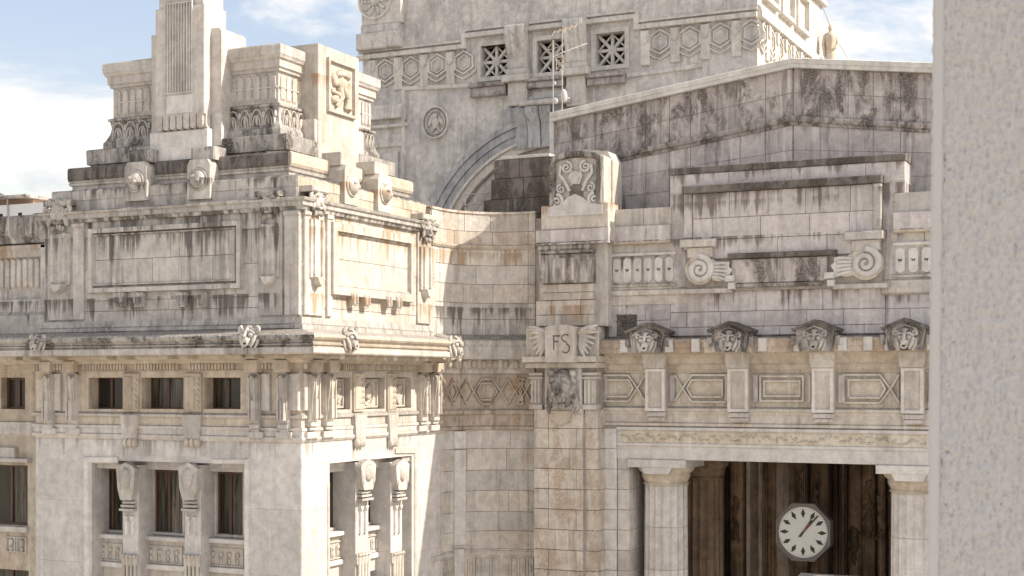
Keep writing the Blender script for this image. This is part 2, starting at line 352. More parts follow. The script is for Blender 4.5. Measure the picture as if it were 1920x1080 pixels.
# ------------------------------------------------------------------ ornament meshes (local axes u right, v up, w out)
def spiral(mb, c, r0, r1, turns, a0, rad, flat=.8, sgn=1, w=0, n=44):
    pts = []; rr = []
    for i in range(n+1):
        t = i/n; a = a0+sgn*turns*2*math.pi*t; r = r0*(1-t)+r1*t; r = r1+(r0-r1)*(1-t)**1.15
        pts.append((c[0]+r*math.cos(a), c[1]+r*math.sin(a), w)); rr.append(rad*(1-.45*t))
    return mb.tube(pts, rr, 7, flat)
def lion_mesh(seed=1):
    m = MB(); rg = random.Random(seed)
    m.ell((0,.02,.0), (.46,.50,.30), 18, 12, 0, .14, seed)                  # mane mass
    for k in range(11):                                                      # mane locks lying back against the block
        a = -math.pi*.32+(2*math.pi-math.pi*.36)*k/10; r = .40
        m.ell((r*math.cos(a), .02+r*math.sin(a)*1.06, .06+rg.uniform(-.02,.04)), (.15,.12,.13), 8, 6, a+.5, .25, k)
    m.ell((0,.06,.16), (.31,.36,.26), 16, 10, 0, .06, seed)                 # skull
    m.ell((0,-.14,.34), (.19,.17,.20), 12, 8, 0, .06, seed)                 # muzzle
    m.tube([(0,.30,.36),(0,.14,.44),(0,.0,.52)], [.07,.075,.085], 8)         # nose ridge
    for s in (-1, 1):
        m.ell((s*.105,-.10,.46), (.095,.085,.085), 8, 6)
        m.ell((s*.155,.12,.37), (.07,.05,.06), 8, 6); m.tube([(s*.05,.22,.40),(s*.17,.24,.38),(s*.29,.14,.28)], [.05,.065,.04], 7)
        m.ell((s*.36,.34,.16), (.10,.12,.10), 8, 6, s*-.5); m.ell((s*.27,-.06,.27), (.09,.17,.12), 8, 6, s*.25)
        m.tube([(s*.24,.02,.34),(s*.22,-.20,.38),(s*.12,-.36,.36)], [.05,.055,.05], 7)
    m.tube([(.115*math.cos(t*math.pi/6), -.25+.115*math.sin(t*math.pi/6), .46) for t in range(13)], .05, 6)
    m.ell((0,-.40,.30), (.13,.09,.12), 8, 6)
    return m.fix('lion_head')
def great_lion_mesh():
    m = MB()
    m.ell((0,.02,.02), (.42,.50,.30), 20, 14, 0, .10, 2); m.ell((0,.10,.20), (.30,.34,.26), 16, 12, 0, .05, 2)
    m.ell((0,-.16,.36), (.20,.20,.22), 14, 10, 0, .05, 3); m.tube([(0,.34,.38),(0,.16,.48),(0,-.02,.57)], [.085,.085,.10], 10)
    m.ell((0,-.05,.58), (.085,.06,.06), 10, 7)
    for s in (-1, 1):
        m.ell((s*.11,-.14,.48), (.10,.10,.09), 10, 7); m.ell((s*.15,.12,.41), (.065,.05,.05), 8, 6); m.tube([(s*.05,.24,.44),(s*.17,.26,.42),(s*.29,.16,.32)], [.05,.07,.04], 8)
        m.ell((s*.33,.40,.16), (.11,.11,.12), 10, 7, -s*.5)
        for k in range(4): m.tube([(s*(.30+.03*k),.32-.16*k,.18-.03*k),(s*(.37+.03*k),.10-.18*k,.14-.03*k),(s*(.30+.02*k),-.16-.15*k,.10)], [.07,.085,.04], 8)
    m.tube([(-.17,-.27,.42),(0,-.30,.49),(.17,-.27,.42)], [.035,.045,.035], 8); m.ell((0,-.40,.32), (.15,.10,.14), 10, 8)
    return m.fix('great_lion_head')
GLION = great_lion_mesh()
def spout_mesh():
    m = MB()
    m.ell((0,.04,.02), (.40,.40,.28), 18, 12, 0, .05, 1); m.ell((0,-.12,.30), (.19,.20,.22), 14, 10)
    m.tube([(0,.40,.22),(0,.22,.40),(0,.02,.53)], [.10,.075,.085], 10)
    for s in (-1, 1):
        m.ell((s*.19,.12,.30), (.115,.105,.10), 12, 8); m.tube([(s*.07,.28,.34),(s*.22,.30,.30),(s*.36,.17,.16)], [.05,.065,.05], 8)
        spiral(m, (s*.40,.34), .15, .03, 1.3, math.pi*.5, .075, 1.2, -s, .08, 22)
        m.tube([(s*.38,.10,.16),(s*.31,-.16,.26),(s*.20,-.42,.28)], [.085,.09,.05], 8); m.tube([(s*.47,.06,.02),(s*.42,-.22,.06),(s*.30,-.46,.10)], [.08,.09,.05], 8)
    m.tube([(.12*math.cos(t*math.pi/8), -.25+.12*math.sin(t*math.pi/8), .46) for t in range(17)], .052, 8)
    m.ell((0,.46,.10), (.16,.10,.14), 10, 7)
    return m.fix('lion_head')
SPOUT = spout_mesh()
LION = lion_mesh(1); LION2 = lion_mesh(5)
MOUTH = MB().lathe([(0.001,0),(.075,.0)], 10).mesh('mouth')
def lion(parent, fr, u, v, w, s, mat, name='lion_head', me=None):
    o = put(name, me or SPOUT, mat, parent, fr, u, v, w, (s, s, s*.9))
    hole = MB().prism([(.078*math.cos(k*math.pi/5), -.25+.078*math.sin(k*math.pi/5)) for k in range(10)], .34, .475).fix('mouth')
    put('mouth', hole, 'dark_void', o, fr, u, v, w, (s, s, s*.9)); return o
def console_mesh(wd, ht, pr):         # long upright scroll bracket
    m = MB(); h = wd/2
    top = [(h*math.cos(t), ht-h*.55+h*.55*math.sin(t)) for t in [math.pi*k/8 for k in range(9)]]
    m.prism([(-h*.92,0.10*ht),(h*.92,.10*ht)]+top, 0, pr*.55)
    m.extr([(0,.10*ht),(pr*.62,.11*ht),(pr*.72,.30*ht),(pr*.8,.5*ht),(pr,.78*ht),(pr*.98,.90*ht),(pr*.55,ht*.97),(0,ht*.97)], -h*.80, h*.80)
    m.ribbon([(-h*.5,.16*ht),(-h*.5,.86*ht),(0,.93*ht),(h*.5,.86*ht),(h*.5,.16*ht)], h*.30, pr*.6, pr*1.10)
    m.box(-h*.24,h*.24,.16*ht,.52*ht,pr*.5,pr*1.02,.02)
    m.box(-h*.9,h*.9,.02*ht,.10*ht,0,pr*.7,.02); m.box(-h*.75,h*.75,-.05*ht,.02*ht,0,pr*.5,.02)
    return m.fix('console')
def guttae_mesh(wd, ht, pr):
    m = MB(); h = wd/2
    m.prism([(-h,ht),(h,ht),(h*.72,.22*ht),(-h*.72,.22*ht)], 0, pr)
    for k in (-1,0,1): m.prism([(k*h*.5-h*.2,.22*ht),(k*h*.5+h*.2,.22*ht),(k*h*.5+h*.26,0),(k*h*.5-h*.26,0)], 0, pr*.85)
    for k in (-.5,.5): m.box(k*h-h*.2,k*h+h*.2,.3*ht,.95*ht,pr*.9,pr*1.15,.01)
    return m.fix('guttae_block')
def tongue_mesh(wd, ht, pr, n=6):     # one upright round-ended strip
    m = MB(); h = wd/2
    pts = [(-h,0),(h,0)]+[(h*math.cos(math.pi*k/n), ht-h+h*math.sin(math.pi*k/n)) for k in range(n+1)]
    m.prism(pts, 0, pr, False, .86); return m.fix('fluting')
def flute_row(parent, fr, u0, u1, v0, v1, n, w, mat, pr=.07, name='fluting'):
    p = (u1-u0)/n; me = tongue_mesh(p*.74, v1-v0, pr)
    for k in range(n): put(name, me, mat, parent, fr, u0+p*(k+.5), v0, w)
def leaf_row(parent, fr, u0, u1, v0, v1, n, w, mat, lean=.3, name='carved_leaf'):
    p = (u1-u0)/n; ht = v1-v0; m = MB()
    for s, k in ((1,0),(.62,.03)):
        pts = []
        for i in range(9):
            t = math.pi*i/8; pts.append((p*.46*s*math.cos(t), ht*(.05+.9*s*math.sin(t)**.8)))
        m.ribbon(pts, p*.10, -lean*.2, .10+k)
    m.ell((0,ht*.34,.05), (p*.13,ht*.30,.09), 8, 6)
    m.ell((p*.5,ht*.66,.03), (p*.10,ht*.22,.08), 8, 6); me = m.fix('carved_leaf')
    for k in range(n): put(name, me, mat, parent, fr, u0+p*(k+.5), v0, w)
def mask_mesh(seed):
    m = MB(); rg = random.Random(seed)
    m.ell((0,.02,.05), (.33,.38,.26), 12, 9, 0, .12, seed); m.ell((0,-.06,.28), (.08,.16,.12), 8, 6); m.ell((0,-.26,.22), (.16,.07,.10), 8, 6)
    for s in (-1,1):
        m.ell((s*.14,.10,.24), (.08,.05,.06), 8, 6); m.ell((s*.14,.18,.26), (.12,.05,.08), 8, 6, -s*.3)
        spiral(m, (s*.42,.12), .15, .02, 1.4, math.pi*.5, .07, 1.2, -s, .12, 20); m.ell((s*.34,-.22,.10), (.10,.20,.12), 8, 6, s*.3)
    for k in range(9): m.ell((-.4+.1*k, .38+.05*math.sin(k*1.7), .10+.04*rg.random()), (.085,.11,.14), 7, 5, 0, .2, k)
    for k in range(5): m.ell((-.2+.1*k, -.42-.03*math.cos(k*1.5), .10), (.06,.12,.10), 7, 5)
    return m.fix('carved_mask')
MASK = mask_mesh(3)
def window(parent, fr, u0, u1, v0, v1, w, mull=1, fw=.09, trans=None, curtain=False, name='window'):
    m = MB(); m.ring(u0, u1, v0, v1, fw, w-.06, w+.05, .15)
    us = [u0+fw+(u1-u0-2*fw)*k/(mull+1) for k in range(mull+2)]
    for k in range(1, mull+1): m.box(us[k]-fw*.55, us[k]+fw*.55, v0+fw, v1-fw, w-.05, w+.055, .01)
    o = put(name, m, 'brown_frame', parent, fr)
    for k in range(mull+1):
        put('pane', MB().box(us[k]+.02, us[k+1]-.02, v0+fw*.9, v1-fw*.9, w-.035, w-.02), 'window_glass', o, fr)
    return o
# ------------------------------------------------------------------ corner pavilion with the stepped attic and the crown
TF, TS = Frame('F', Y0), Frame('S', X0)
pav = thing('station_pavilion', 'pale stone corner pavilion with stepped attic and tall fluted crown, one side sunlit', 'building', ((X0+XW)/2, (Y0+YA)/2, 0))
ZS = zat(824, X0, Y0)               # string course
ZC0, ZC1 = zat(661, X0+1.7, Y0-1.7), zat(623, X0+1.6, Y0-1.6)   # cornice underside and top
ZA0 = zat(613, X0, Y0); ZA1 = zat(375, X0, Y0)                  # attic foot and top
# --- lower wall, front
bay0, bay1, bt = TF.u(172), TF.u(458), TF.v(866, 300)
ZB = 0.0
put('front_wall', MB().wall(XW, X0-.004, ZB, ZS, [(bay0, bay1, 3.0, bt)], 0, -1.15), 'plaster_wall', pav, TF)
put('front_wall_core', MB().box(XW+.2, X0-1.3, ZB, ZS-.05, -1.75, -1.45), 'travertine', pav, TF)
def bay_group(fr, wins, piers, hole, top, ysill, yrel0, yrel1, ybase, ycap, w_win=-1.15):
    hu0, hu1 = hole
    pxm = 300 if fr.kind == 'F' else 690
    vs0 = fr.v(ysill, pxm, w_win)
    for i, (a, b, yt, yb) in enumerate(wins):
        u0, u1 = fr.u(a, w_win), fr.u(b, w_win); v0, v1 = fr.v(yb, (a+b)/2, w_win), fr.v(yt, (a+b)/2, w_win)
        window(pav, fr, u0, u1, v0, v1, w_win, 1, .10)
        window(pav, fr, u0, u1, v0-5.6, v0-2.15, w_win, 1, .10)
        put('window_surround', MB().ring(u0-.16, u1+.16, v0-.02, v1+.16, .16, w_win-.1, w_win+.14), 'travertine', pav, fr)
        put('sill', MB().box(u0-.75, u1+.75, v0-.22, v0-.02, w_win-.1, w_win+.62, .03), 'travertine_white', pav, fr)
        ap = put('apron', MB().box(u0-.75, u1+.75, v0-2.1, v0-.22, w_win-.1, w_win+.40, .02), 'travertine_cream', pav, fr)
        put('apron_ledge', MB().box(u0-.75, u1+.75, v0-1.50, v0-1.26, w_win+.4, w_win+.56, .03), 'travertine_white', pav, fr)
        r0, r1 = v0-1.16, v0-.50
        put('relief_frame', MB().ring(u0-.28, u1+.28, r0-.07, r1+.07, .07, w_win+.40, w_win+.47), 'travertine_cream', ap, fr)
        n = 4; p = (u1-u0+.36)/n
        for k in range(n):
            m = MB(); c = u0-.18+p*(k+.5)
            m.ell((c, r0+.45, w_win+.42), (p*.26,.12,.07), 8, 6); m.tube([(c-p*.3,r0+.04,w_win+.43),(c-p*.34,r0+.5,w_win+.43)], .035, 6); m.ell((c,r0+.16,w_win+.42), (p*.16,.15,.06), 8, 6)
            put('relief_motif', m, 'travertine_cream', ap, fr)
    for a, b in piers:
        u0, u1 = fr.u(a, .06), fr.u(b, .06); c = (u0+u1)/2; vt = fr.v(ycap[0], (a+b)/2, .06); vb = fr.v(ycap[1], (a+b)/2, .06); vs_ = fr.v(ycap[2], (a+b)/2, .06)
        h = (u1-u0)/2
        p = put('bay_pier', MB().box(u0+.04, u1-.04, ZB, vt, w_win-.2, .0, .02), 'plaster_wall', pav, fr)
        m = MB(); m.prism([(c-h*.95,vb+.35*(vt-vb)),(c-h*.62,vb),(c+h*.62,vb),(c+h*.95,vb+.35*(vt-vb)),(c+h*1.08,vt-.14),(c+h*.7,vt),(c,vt+.12),(c-h*.7,vt),(c-h*1.08,vt-.14)], 0, .34)
        m.ell((c, vb+.62*(vt-vb), .30), (h*.62,(vt-vb)*.34,.20), 10, 8, 0, .12, 2)
        for s in (-1,1): m.ell((c+s*h*.72, vb+.45*(vt-vb), .26), (h*.22,(vt-vb)*.36,.16), 8, 6)
        for k in range(3): m.box(c-h*(.62+.1*k), c+h*(.62+.1*k), vb-.16*(k+1), vb-.16*k-.05, 0, .22+.05*k, .02)
        put('capital_bracket', m, 'travertine', p, fr)
        for s in (-1, 1):
            m = MB(); m.ribbon([(c+s*h*.36,vs_),(c+s*h*.36,vb-.75)], h*.30, 0, .10); m.prism([(c+s*h*.36-h*.24,vb-.72),(c+s*h*.36+h*.24,vb-.72),(c+s*h*.36,vb-.95)], .0, .16)
            put('pier_reed', m, 'travertine_white', p, fr)
        m = MB(); m.box(c-h*.92,c+h*.92,vs_-1.35,vs_-.85,0,.10,.03)
        for k in range(4): m.tube([(c-h*.66+k*h*.44,vs_-2.2,.06),(c-h*.66+k*h*.44,vs_-.9,.08)], h*.17, 6); m.ell((c-h*.66+k*h*.44,vs_-.92,.12),(h*.2,.1,.1),8,6)
        put('pier_foot', m, 'travertine_cream', p, fr)
bay_group(TF, [(192,233,880,998),(293,345,882,1003),(410,458,885,1007)], [(227,259),(343,376)], (bay0,bay1), bt, 1003, 1028, 1055, 1065, (872,937,1003))
put('bay_lintel', MB().box(bay0, bay1, TF.v(879,300,-1.15), bt+.05, -1.2, -.62, .02), 'plaster_wall', pav, TF)
# plaster-smooth facing slabs round the bays
for fr, segs in ((TF, ((XW+.01, TF.u(154)), (TF.u(471), X0-.01))), (TS, ((Y0+.01, TS.u(612)), (TS.u(786), YA-.02)))):
    for a, b in segs:
        ashlar(pav, fr, a, b, [ZS-.18-2.75*k for k in (6,5,4,3,2,1,0)], 9, -.1, .012, 'plaster_wall', gap=.012, seed=81, unev=.003, b=.004, name='facing_slab')
ashlar(pav, TF, TF.u(154)+.01, TF.u(471)-.01, [TF.v(855,300), ZS-.18], 2.3, -.1, .012, 'plaster_wall', gap=.012, seed=82, unev=.003, b=.004, name='facing_slab')
ashlar(pav, TS, TS.u(612)+.01, TS.u(786)-.01, [TS.v(842,690), ZS-.18], 2.3, -.1, .012, 'plaster_wall', gap=.012, seed=83, unev=.003, b=.004, name='facing_slab')
# hoods over the outer bays and stepped surround
for a, b in ((160,228),(394,467)):
    u0, u1, v0, v1 = TF.rect(a, 857, b, 879, .0)
    put('bay_hood', MB().box(u0+.35,u1-.35,v0,v1,-1.0,-.30,.03).box(u0+.3,u1-.3,v0+.22,v1+.02,-.3,-.12,.03), 'travertine', pav, TF)
put('bay_surround', MB().ribbon([(TF.u(163),0.5),(TF.u(163),TF.v(862,165)),(TF.u(222),TF.v(862,222))], .30, 0, .07).ribbon([(TF.u(463),.5),(TF.u(463),TF.v(865,463)),(TF.u(400),TF.v(865,400))], .22, 0, .07), 'travertine_white', pav, TF)
# --- lower wall, sunlit side
sb0, sb1, sbt = TS.u(618), TS.u(772), TS.v(862, 690)
put('side_wall', MB().wall(Y0+.004, YA+.3, ZB, ZS, [(sb0, sb1, 3.0, sbt)], 0, -1.15), 'plaster_wall', pav, TS)
put('side_wall_core', MB().box(Y0+1.3, YA, ZB, ZS-.05, -1.75, -1.45), 'travertine', pav, TS)
S_w = -1.15
bay_group(TS, [(598,629,878,995),(664,694,876,985),(725,752,872,975)], [(668,694),(734,757)], (sb0,sb1), sbt, 990, 0, 0, 0, (866,918,1000))
put('bay_lintel', MB().box(sb0, sb1, TS.v(876,690,-1.15), sbt+.05, -1.2, -.62, .02), 'plaster_wall', pav, TS)
for a, b in ((618,656),(757,785)):
    u0, u1, v0, v1 = TS.rect(a, 852, b, 876, 0)
    put('bay_hood', MB().box(u0+.1,u1+.2,v0,v1+.1,-1.0,-.30,.03).box(u0+.05,u1+.15,v0+.25,v1+.12,-.3,-.1,.03), 'travertine', pav, TS)
put('bay_surround', MB().ribbon([(sb1+.32,.5),(sb1+.32,TS.v(846,775)),(TS.u(740),TS.v(846,740))], .26, 0, .07).ribbon([(sb0-.12,.5),(sb0-.12,TS.v(905,618))], .16, 0, .05), 'travertine_cream', pav, TS)
# --- frieze storey
fz0, fz1 = ZS, ZC0+.02
fh = [(TF.u(a), TF.u(b), TF.v(767, (a+b)/2), TF.v(708, (a+b)/2)) for a, b in ((166,230),(265,344),(382,451))]
put('frieze_wall', MB().wall(XW, X0-.004, fz0, fz1, fh, 0, -.75), 'travertine_tan', pav, TF)
for a, b in ((184,230),(283,344),(400,451)):
    u0, u1 = TF.u(a, -.7), TF.u(b+8, -.7); window(pav, TF, u0, u1, TF.v(768, (a+b)/2, -.7), TF.v(706, (a+b)/2, -.7), -.70, 1, .10)
sh = [(TS.u(a), TS.u(b), TS.v(y1, (a+b)/2), TS.v(y0, (a+b)/2)) for a, b, y0, y1 in ((630,657,708,768),(682,721,708,767),(741,771,707,765))]
put('frieze_wall', MB().wall(Y0+.004, YA+.3, fz0, fz1, sh, 0, -.45), 'travertine_cream', pav, TS)
for k, (a, b, c, d) in enumerate(sh):
    put('relief_ground', MB().box(a-.02,b+.02,c-.02,d+.02,-.6,-.40), 'travertine_tan', pav, TS)
    m = MB(); m.ring(a+.05,b-.05,c+.05,d-.05,.10,-.40,-.30); cx, cy = (a+b)/2, (c+d)/2; q = min(b-a,d-c)*.36
    if k == 1: m.ribbon([(cx+q*1.0*math.cos(t*math.pi/12), cy+q*1.05*math.sin(t*math.pi/12)) for t in range(24)], .09, -.4, -.31, True); m.ell((cx,cy,-.36),(q*.5,q*.62,.14),10,8,0,.3,4); m.ell((cx+q*.1,cy+q*.5,-.32),(q*.3,q*.3,.12),8,6)
    else:
        m.ell((cx,cy-.1,-.36),(q*.45,q*.75,.14),10,8,.2,.35,k); m.ell((cx+q*.35,cy+q*.45,-.34),(q*.35,q*.3,.12),8,6,.5,.2,k); m.tube([(cx-q*.8,cy-q*.9,-.36),(cx-q*.3,cy,-.30),(cx-q*.7,cy+q*.9,-.36)],.09,6); m.tube([(cx+q*.2,cy-q,-.36),(cx+q*.6,cy-q*.2,-.31)],.10,6)
    put('carved_relief', m, 'travertine_cream', pav, TS)
# ornamented posts between the frieze openings
for fr, spots in ((TF, ((233,263),(348,380))), (TS, ((660,680),(724,739)))):
    for a, b in spots:
        u0, u1 = fr.u(a), fr.u(b); c = (u0+u1)/2; pm = (a+b)/2; v0, v1 = fr.v(772, pm), fr.v(700, pm)
        p = pbox('frieze_post', 'travertine_tan', pav, fr, u0, u1, v0, v1, -.3, .12)
        m = MB()
        for k in range(6):
            z = v0+.12+(v1-v0-.2)*k/6; m.ribbon([(u1-.30,z),(u1-.18,z+.1),(u1-.06,z)], .05, .12, .17); m.ell((u1-.18,z+.04,.12),(.05,.05,.05),6,5)
        put('carved_chain', m, 'travertine_tan', p, fr)
        pbox('post_panel', 'travertine_tan', p, fr, u0+.06, u1-.36, v0+.1, v1-.15, .12, .16)
        # tapering tongue with its row of drops
        vt, vm, vb = fr.v(778, pm), fr.v(822, pm), fr.v(838, pm); h = (u1-u0)/2
        t = put('drop_bracket', MB().prism([(c-h*1.15,vt),(c+h*1.15,vt),(c+h*.86,vm),(c-h*.86,vm)], 0, .20), 'travertine', pav, fr)
        for s in (-1,0,1): put('drop', MB().ell((c+s*h*.58,(vm+vb)/2+.02,.12),(h*.30,(vm-vb)*.62,.17),10,8,0,.15,s+2), 'travertine_cream', t, fr)
# horizontal mouldings of the frieze
zz = lambda py: zat(py, X0, Y0)
pathL = [(XW-30, Y0), (X0, Y0), (X0, YA+.2)]; pathP = [(XW, Y0+.5), (XW, Y0), (X0, Y0), (X0, YA+.2)]
put('string_course', MB().sweep(pathP, [(0,ZS-.16),(.05,ZS-.13),(.12,ZS-.03),(.12,ZS+.06),(.06,ZS+.12),(.06,ZS+.32),(.10,ZS+.34),(.10,ZS+.46),(0,ZS+.5)]), 'travertine', pav)
put('sill_course', MB().sweep(pathP, [(0,zz(786)),(.10,zz(785)),(.13,zz(780)),(.06,zz(778)),(0,zz(776))]), 'travertine', pav)
zd0, zd1 = zz(693), zz(681)
put('dentil_bed', MB().sweep(pathP, [(0,zd0-.06),(.10,zd0-.04),(.10,zd0),(.06,zd0+.01),(.06,zd1),(.30,zd1+.02),(.34,zd1+.12),(.7,ZC0-.08),(.7,ZC0+.1),(0,ZC0+.1)]), 'travertine_tan', pav)
for fr, u0, u1 in ((TF, XW, X0), (TS, Y0, YA)):
    m = MB(); n = int((u1-u0)/.17)
    for k in range(n):
        c = u0+(u1-u0)*(k+.5)/n
        if (k % 17) > 13: continue
        m.box(c-.055, c+.055, zd0+.02, zd1, .05, .22)
    tag(put('dentil_row', m, 'travertine_tan', pav, fr), kind='stuff')
# blocks and round drops under the soffit
for fr, spots in ((TF, (30,58,108,200,234,314,352,452,476,530)), (TS, (628,658,709,728,769,785,829,848))):
    for a in spots:
        w_ = .95; u = fr.u(a, w_); zt = ZC0
        if fr is TF: put('soffit_block', MB().box(u-.22,u+.22,zt-.20,zt+.05,.3,1.25,.04), 'travertine_tan', pav, fr)
        else: put('soffit_drop', MB().lathe([(.001,zt-.24),(.10,zt-.22),(.13,zt-.1),(.13,zt+.05)], 10, (u, 1.30)), 'travertine_cream', pav, fr)
# consoles in pairs
for fr, spots, wd in ((TF, (88,133,475,529), .56), (TS, (591,621,798,820), .62)):
    for a in spots:
        w_ = .3; u = fr.u(a, w_); v0, v1 = fr.v(806 if fr is TF else 802-(a-590)*.05, a, w_), fr.v(698, a, w_)
        me = console_mesh(wd, v1-v0, .42); put('console', me, 'travertine' if fr is TF else 'travertine_cream', pav, fr, u, v0, 0)
        pbox('console_block', 'travertine_tan', pav, fr, u-wd*.55, u+wd*.55, v1, ZC0-.25, 0, .5)
        pbox('console_foot', 'travertine', pav, fr, u-wd*.7, u+wd*.7, ZS+.02, ZS+.30, 0, .22)
for fr, a, b in ((TF,102,117),(TF,493,509),(TF,545,563),(TS,566,578),(TS,603,612),(TS,806,814)):
    u0, u1 = fr.u(a), fr.u(b); m = (a+b)/2; pbox('frieze_strip', 'travertine', pav, fr, u0, u1, fr.v(770,m), fr.v(700,m), 0, .16, .03)
# --- main cornice with lion-head spouts
dz = ZC1-ZC0
CPROF = [(.4,ZC0+.02),(1.55,ZC0),(1.60,ZC0-.05),(1.66,ZC0-.03),(1.70,ZC0+.02),(1.70,ZC0+.28*dz),(1.62,ZC0+.31*dz),(1.60,ZC0+.37*dz),(1.68,ZC0+.40*dz),(1.70,ZC0+.46*dz),(1.62,ZC0+.52*dz),(1.63,ZC0+.60*dz),(1.74,ZC0+.68*dz),(1.80,ZC0+.78*dz),(1.79,ZC0+.88*dz),(1.72,ZC0+.96*dz),(1.60,ZC1),(1.40,ZC1-.02),(.0,ZA0-.05),(-.3,ZA0-.05)]
YCE = sy(866, X0+1.7)
def run(prof, A, B):
    n = len(prof); P = [A(w, z) for w, z in prof]; Q = [B(w, z) for w, z in prof]
    return MB().add(P+Q, [(i, n+i, n+i+1, i+1) for i in range(n-1)]+[tuple(range(n)), tuple(range(n, 2*n))[::-1]])
for k0, k1, m1, m2 in ((0,7,'travertine_grey','travertine_cream'), (6,15,'travertine_grime','travertine_tan'), (14,len(CPROF),'travertine_grey','travertine')):
    pr = CPROF[k0:k1]; pr = pr if k0 == 0 else [(.5,pr[0][1]-.001)]+pr
    if k1 < len(CPROF): pr = pr+[(.5, pr[-1][1]+.001)]
    nm = ('cornice_fascia','cornice_cyma','cornice_top')[(k0 > 0)+(k0 > 6)]
    put(nm, run(pr, lambda w, z: (XW-30, Y0-w, z), lambda w, z: (X0+w, Y0-w, z)), m1, pav)
    put(nm, run(pr, lambda w, z: (X0+w, Y0-w, z), lambda w, z: (X0+w, YCE, z)), m2, pav)
for fr, a, y, s, mt in ((TF,71,645,.80,'travertine_grey'),(TF,468,633,.92,'travertine_grey'),(TS,655,638,.95,'travertine'),(TS,852,651,1.0,'travertine')):
    lion(pav, fr, fr.u(a, 1.7), fr.v(y, a, 1.7), 1.66, s, mt)
# --- attic storey
put('attic_wall', MB().wall(XL, X0-.036, ZA0-.4, ZA1-.02, [], -.03, -1.2), 'joint', pav, TF)
put('attic_wall', MB().wall(Y0+.036, YB+.4, ZA0-.4, ZA1-.02, [], -.03, -1.2), 'joint', pav, TS)
rowsF = [ZA0-.2, zz(574), zz(553), zz(490), zz(425), ZA1-.05]
ashlar(pav, TF, XL, X0-.016, rowsF, 2.6, -.3, 0, 'travertine_grey', seed=3, gap=.014)
ashlar(pav, TS, Y0+.02, YB+.3, rowsF, 2.6, -.3, 0, 'travertine_cream', seed=4, gap=.014)
put('attic_foot', MB().sweep([(XL, YB), (XL, Y0), (X0, Y0), (X0, YB)], [(0,ZA0-.3),(.16,ZA0-.3),(.16,ZA0+.10),(.08,ZA0+.16),(.04,ZA0+.42),(0,ZA0+.42)]), 'travertine_grey', pav)
def panel(fr, box, inner, mats, mat_in, nrow, seed, label=None):
    u0, u1, v0, v1 = box; a0, a1, b0, b1 = inner
    f = put('panel_frame', MB().ribbon([((u0+a0)/2,(v0+b0)/2),((u1+a1)/2,(v0+b0)/2),((u1+a1)/2,(v1+b1)/2),((u0+a0)/2,(v1+b1)/2)], min(a0-u0, v1-b1)*1.0, 0, .26, True, .15), mats, pav, fr)
    put('panel_moulding', MB().ring(a0-.04, a1+.04, b0-.04, b1+.04, .13, 0, .16, .5), mats, f, fr)
    rows = [b0+(b1-b0)*k/nrow for k in range(nrow+1)]
    rg = random.Random(seed)
    for r in range(nrow):
        k = 4 if r % 2 else 5; cut = sorted([a0, a1]+[a0+(a1-a0)*(i+rg.uniform(-.25,.25))/k for i in range(1,k)])
        for i in range(k): stone_block(f, fr, cut[i]+.008, cut[i+1]-.008, rows[r]+.008, rows[r+1]-.008, 0, .07+rg.uniform(-.004,.004), mat_in, .006, 'slab')
    return f
panel(TF, TF.rect(164,418,456,550,.25), TF.rect(176,434,441,531,.1), 'travertine_grey', 'travertine_grey', 2, 5)
panel(TS, TS.rect(622,428,775,560,.25), TS.rect(631,447,769,543,.1), 'travertine_cream', 'travertine_cream', 2, 6)
for fr, spots, wd, mt in ((TF, (225,260,341,378), .54, 'travertine_grey'), (TS, (663,686,727,746), .55, 'travertine_cream')):
    for a in spots:
        u = fr.u(a, .2); v1 = fr.v(549 if fr is TF else 551+(a-663)*.08, a, .1); put('guttae_block', guttae_mesh(wd, .62, .30), mt, pav, fr, u, v1-.62, 0)
# pilasters with carved masks
for fr, a, b, ym, yt, yb, mt in ((TF,92,132,408,430,535,'travertine_grey'),(TF,487,523,390,412,520,'travertine_grey'),(TS,581,606,382,420,522,'travertine_cream'),(TS,788,808,434,462,545,'travertine_cream')):
    u0, u1 = fr.u(a, .15), fr.u(b, .15); c, h = (u0+u1)/2, (u1-u0)/2; pm = (a+b)/2
    v0, v1 = fr.v(yb, pm, .15), fr.v(ym+30, pm, .15)
    p = put('attic_pilaster', MB().box(c-h*1.25,c+h*1.25,ZA0+.5,ZA1,0,.10,.02).box(c-h,c+h,v0,v1,.1,.22,.03), mt, pav, fr)
    for s in (-.55, .55): put('pilaster_reed', MB().ribbon([(c+s*h,v0+.15),(c+s*h,v1)], h*.34, .22, .31), mt, p, fr)
    put('pendant', MB().prism([(c-h*.8,v0+.1),(c+h*.8,v0+.1),(c+h*.45,v0-.25),(c,v0-.42),(c-h*.45,v0-.25)], .1, .42, False, .7), mt, p, fr)
    s = 2.25*h; put('carved_mask', MASK, mt, p, fr, c, fr.v(ym-6, pm, .3), .16, (s, s*1.0, s*.75))
    put('mask_cap', MB().box(c-h*1.25,c+h*1.25,fr.v(ym-22,pm,.3),fr.v(ym-33,pm,.3),-.5,.40,.05), 'travertine_grime' if fr is TF else mt, p, fr)
for fr, a, b in ((TF,536,564),(TS,567,577),(TS,610,619),(TF,140,160)):
    pm = (a+b)/2; u0, u1 = fr.u(a), fr.u(b)
    put('corner_strip', MB().box(u0,u1,ZA0+.5,ZA1-.3,0,.13,.03).box(u0-.04,u1+.04,ZA1-.62,ZA1-.42,.1,.2,.04), 'travertine', pav, fr)
put('base_course', MB().sweep([(XL, YB), (XL, Y0), (X0, Y0)], [(0,ZC1-.2),(.18,ZC1-.2),(.18,ZC1+.24),(.14,ZC1+.27),(0,ZC1+.27)]), 'gable_dark', pav)
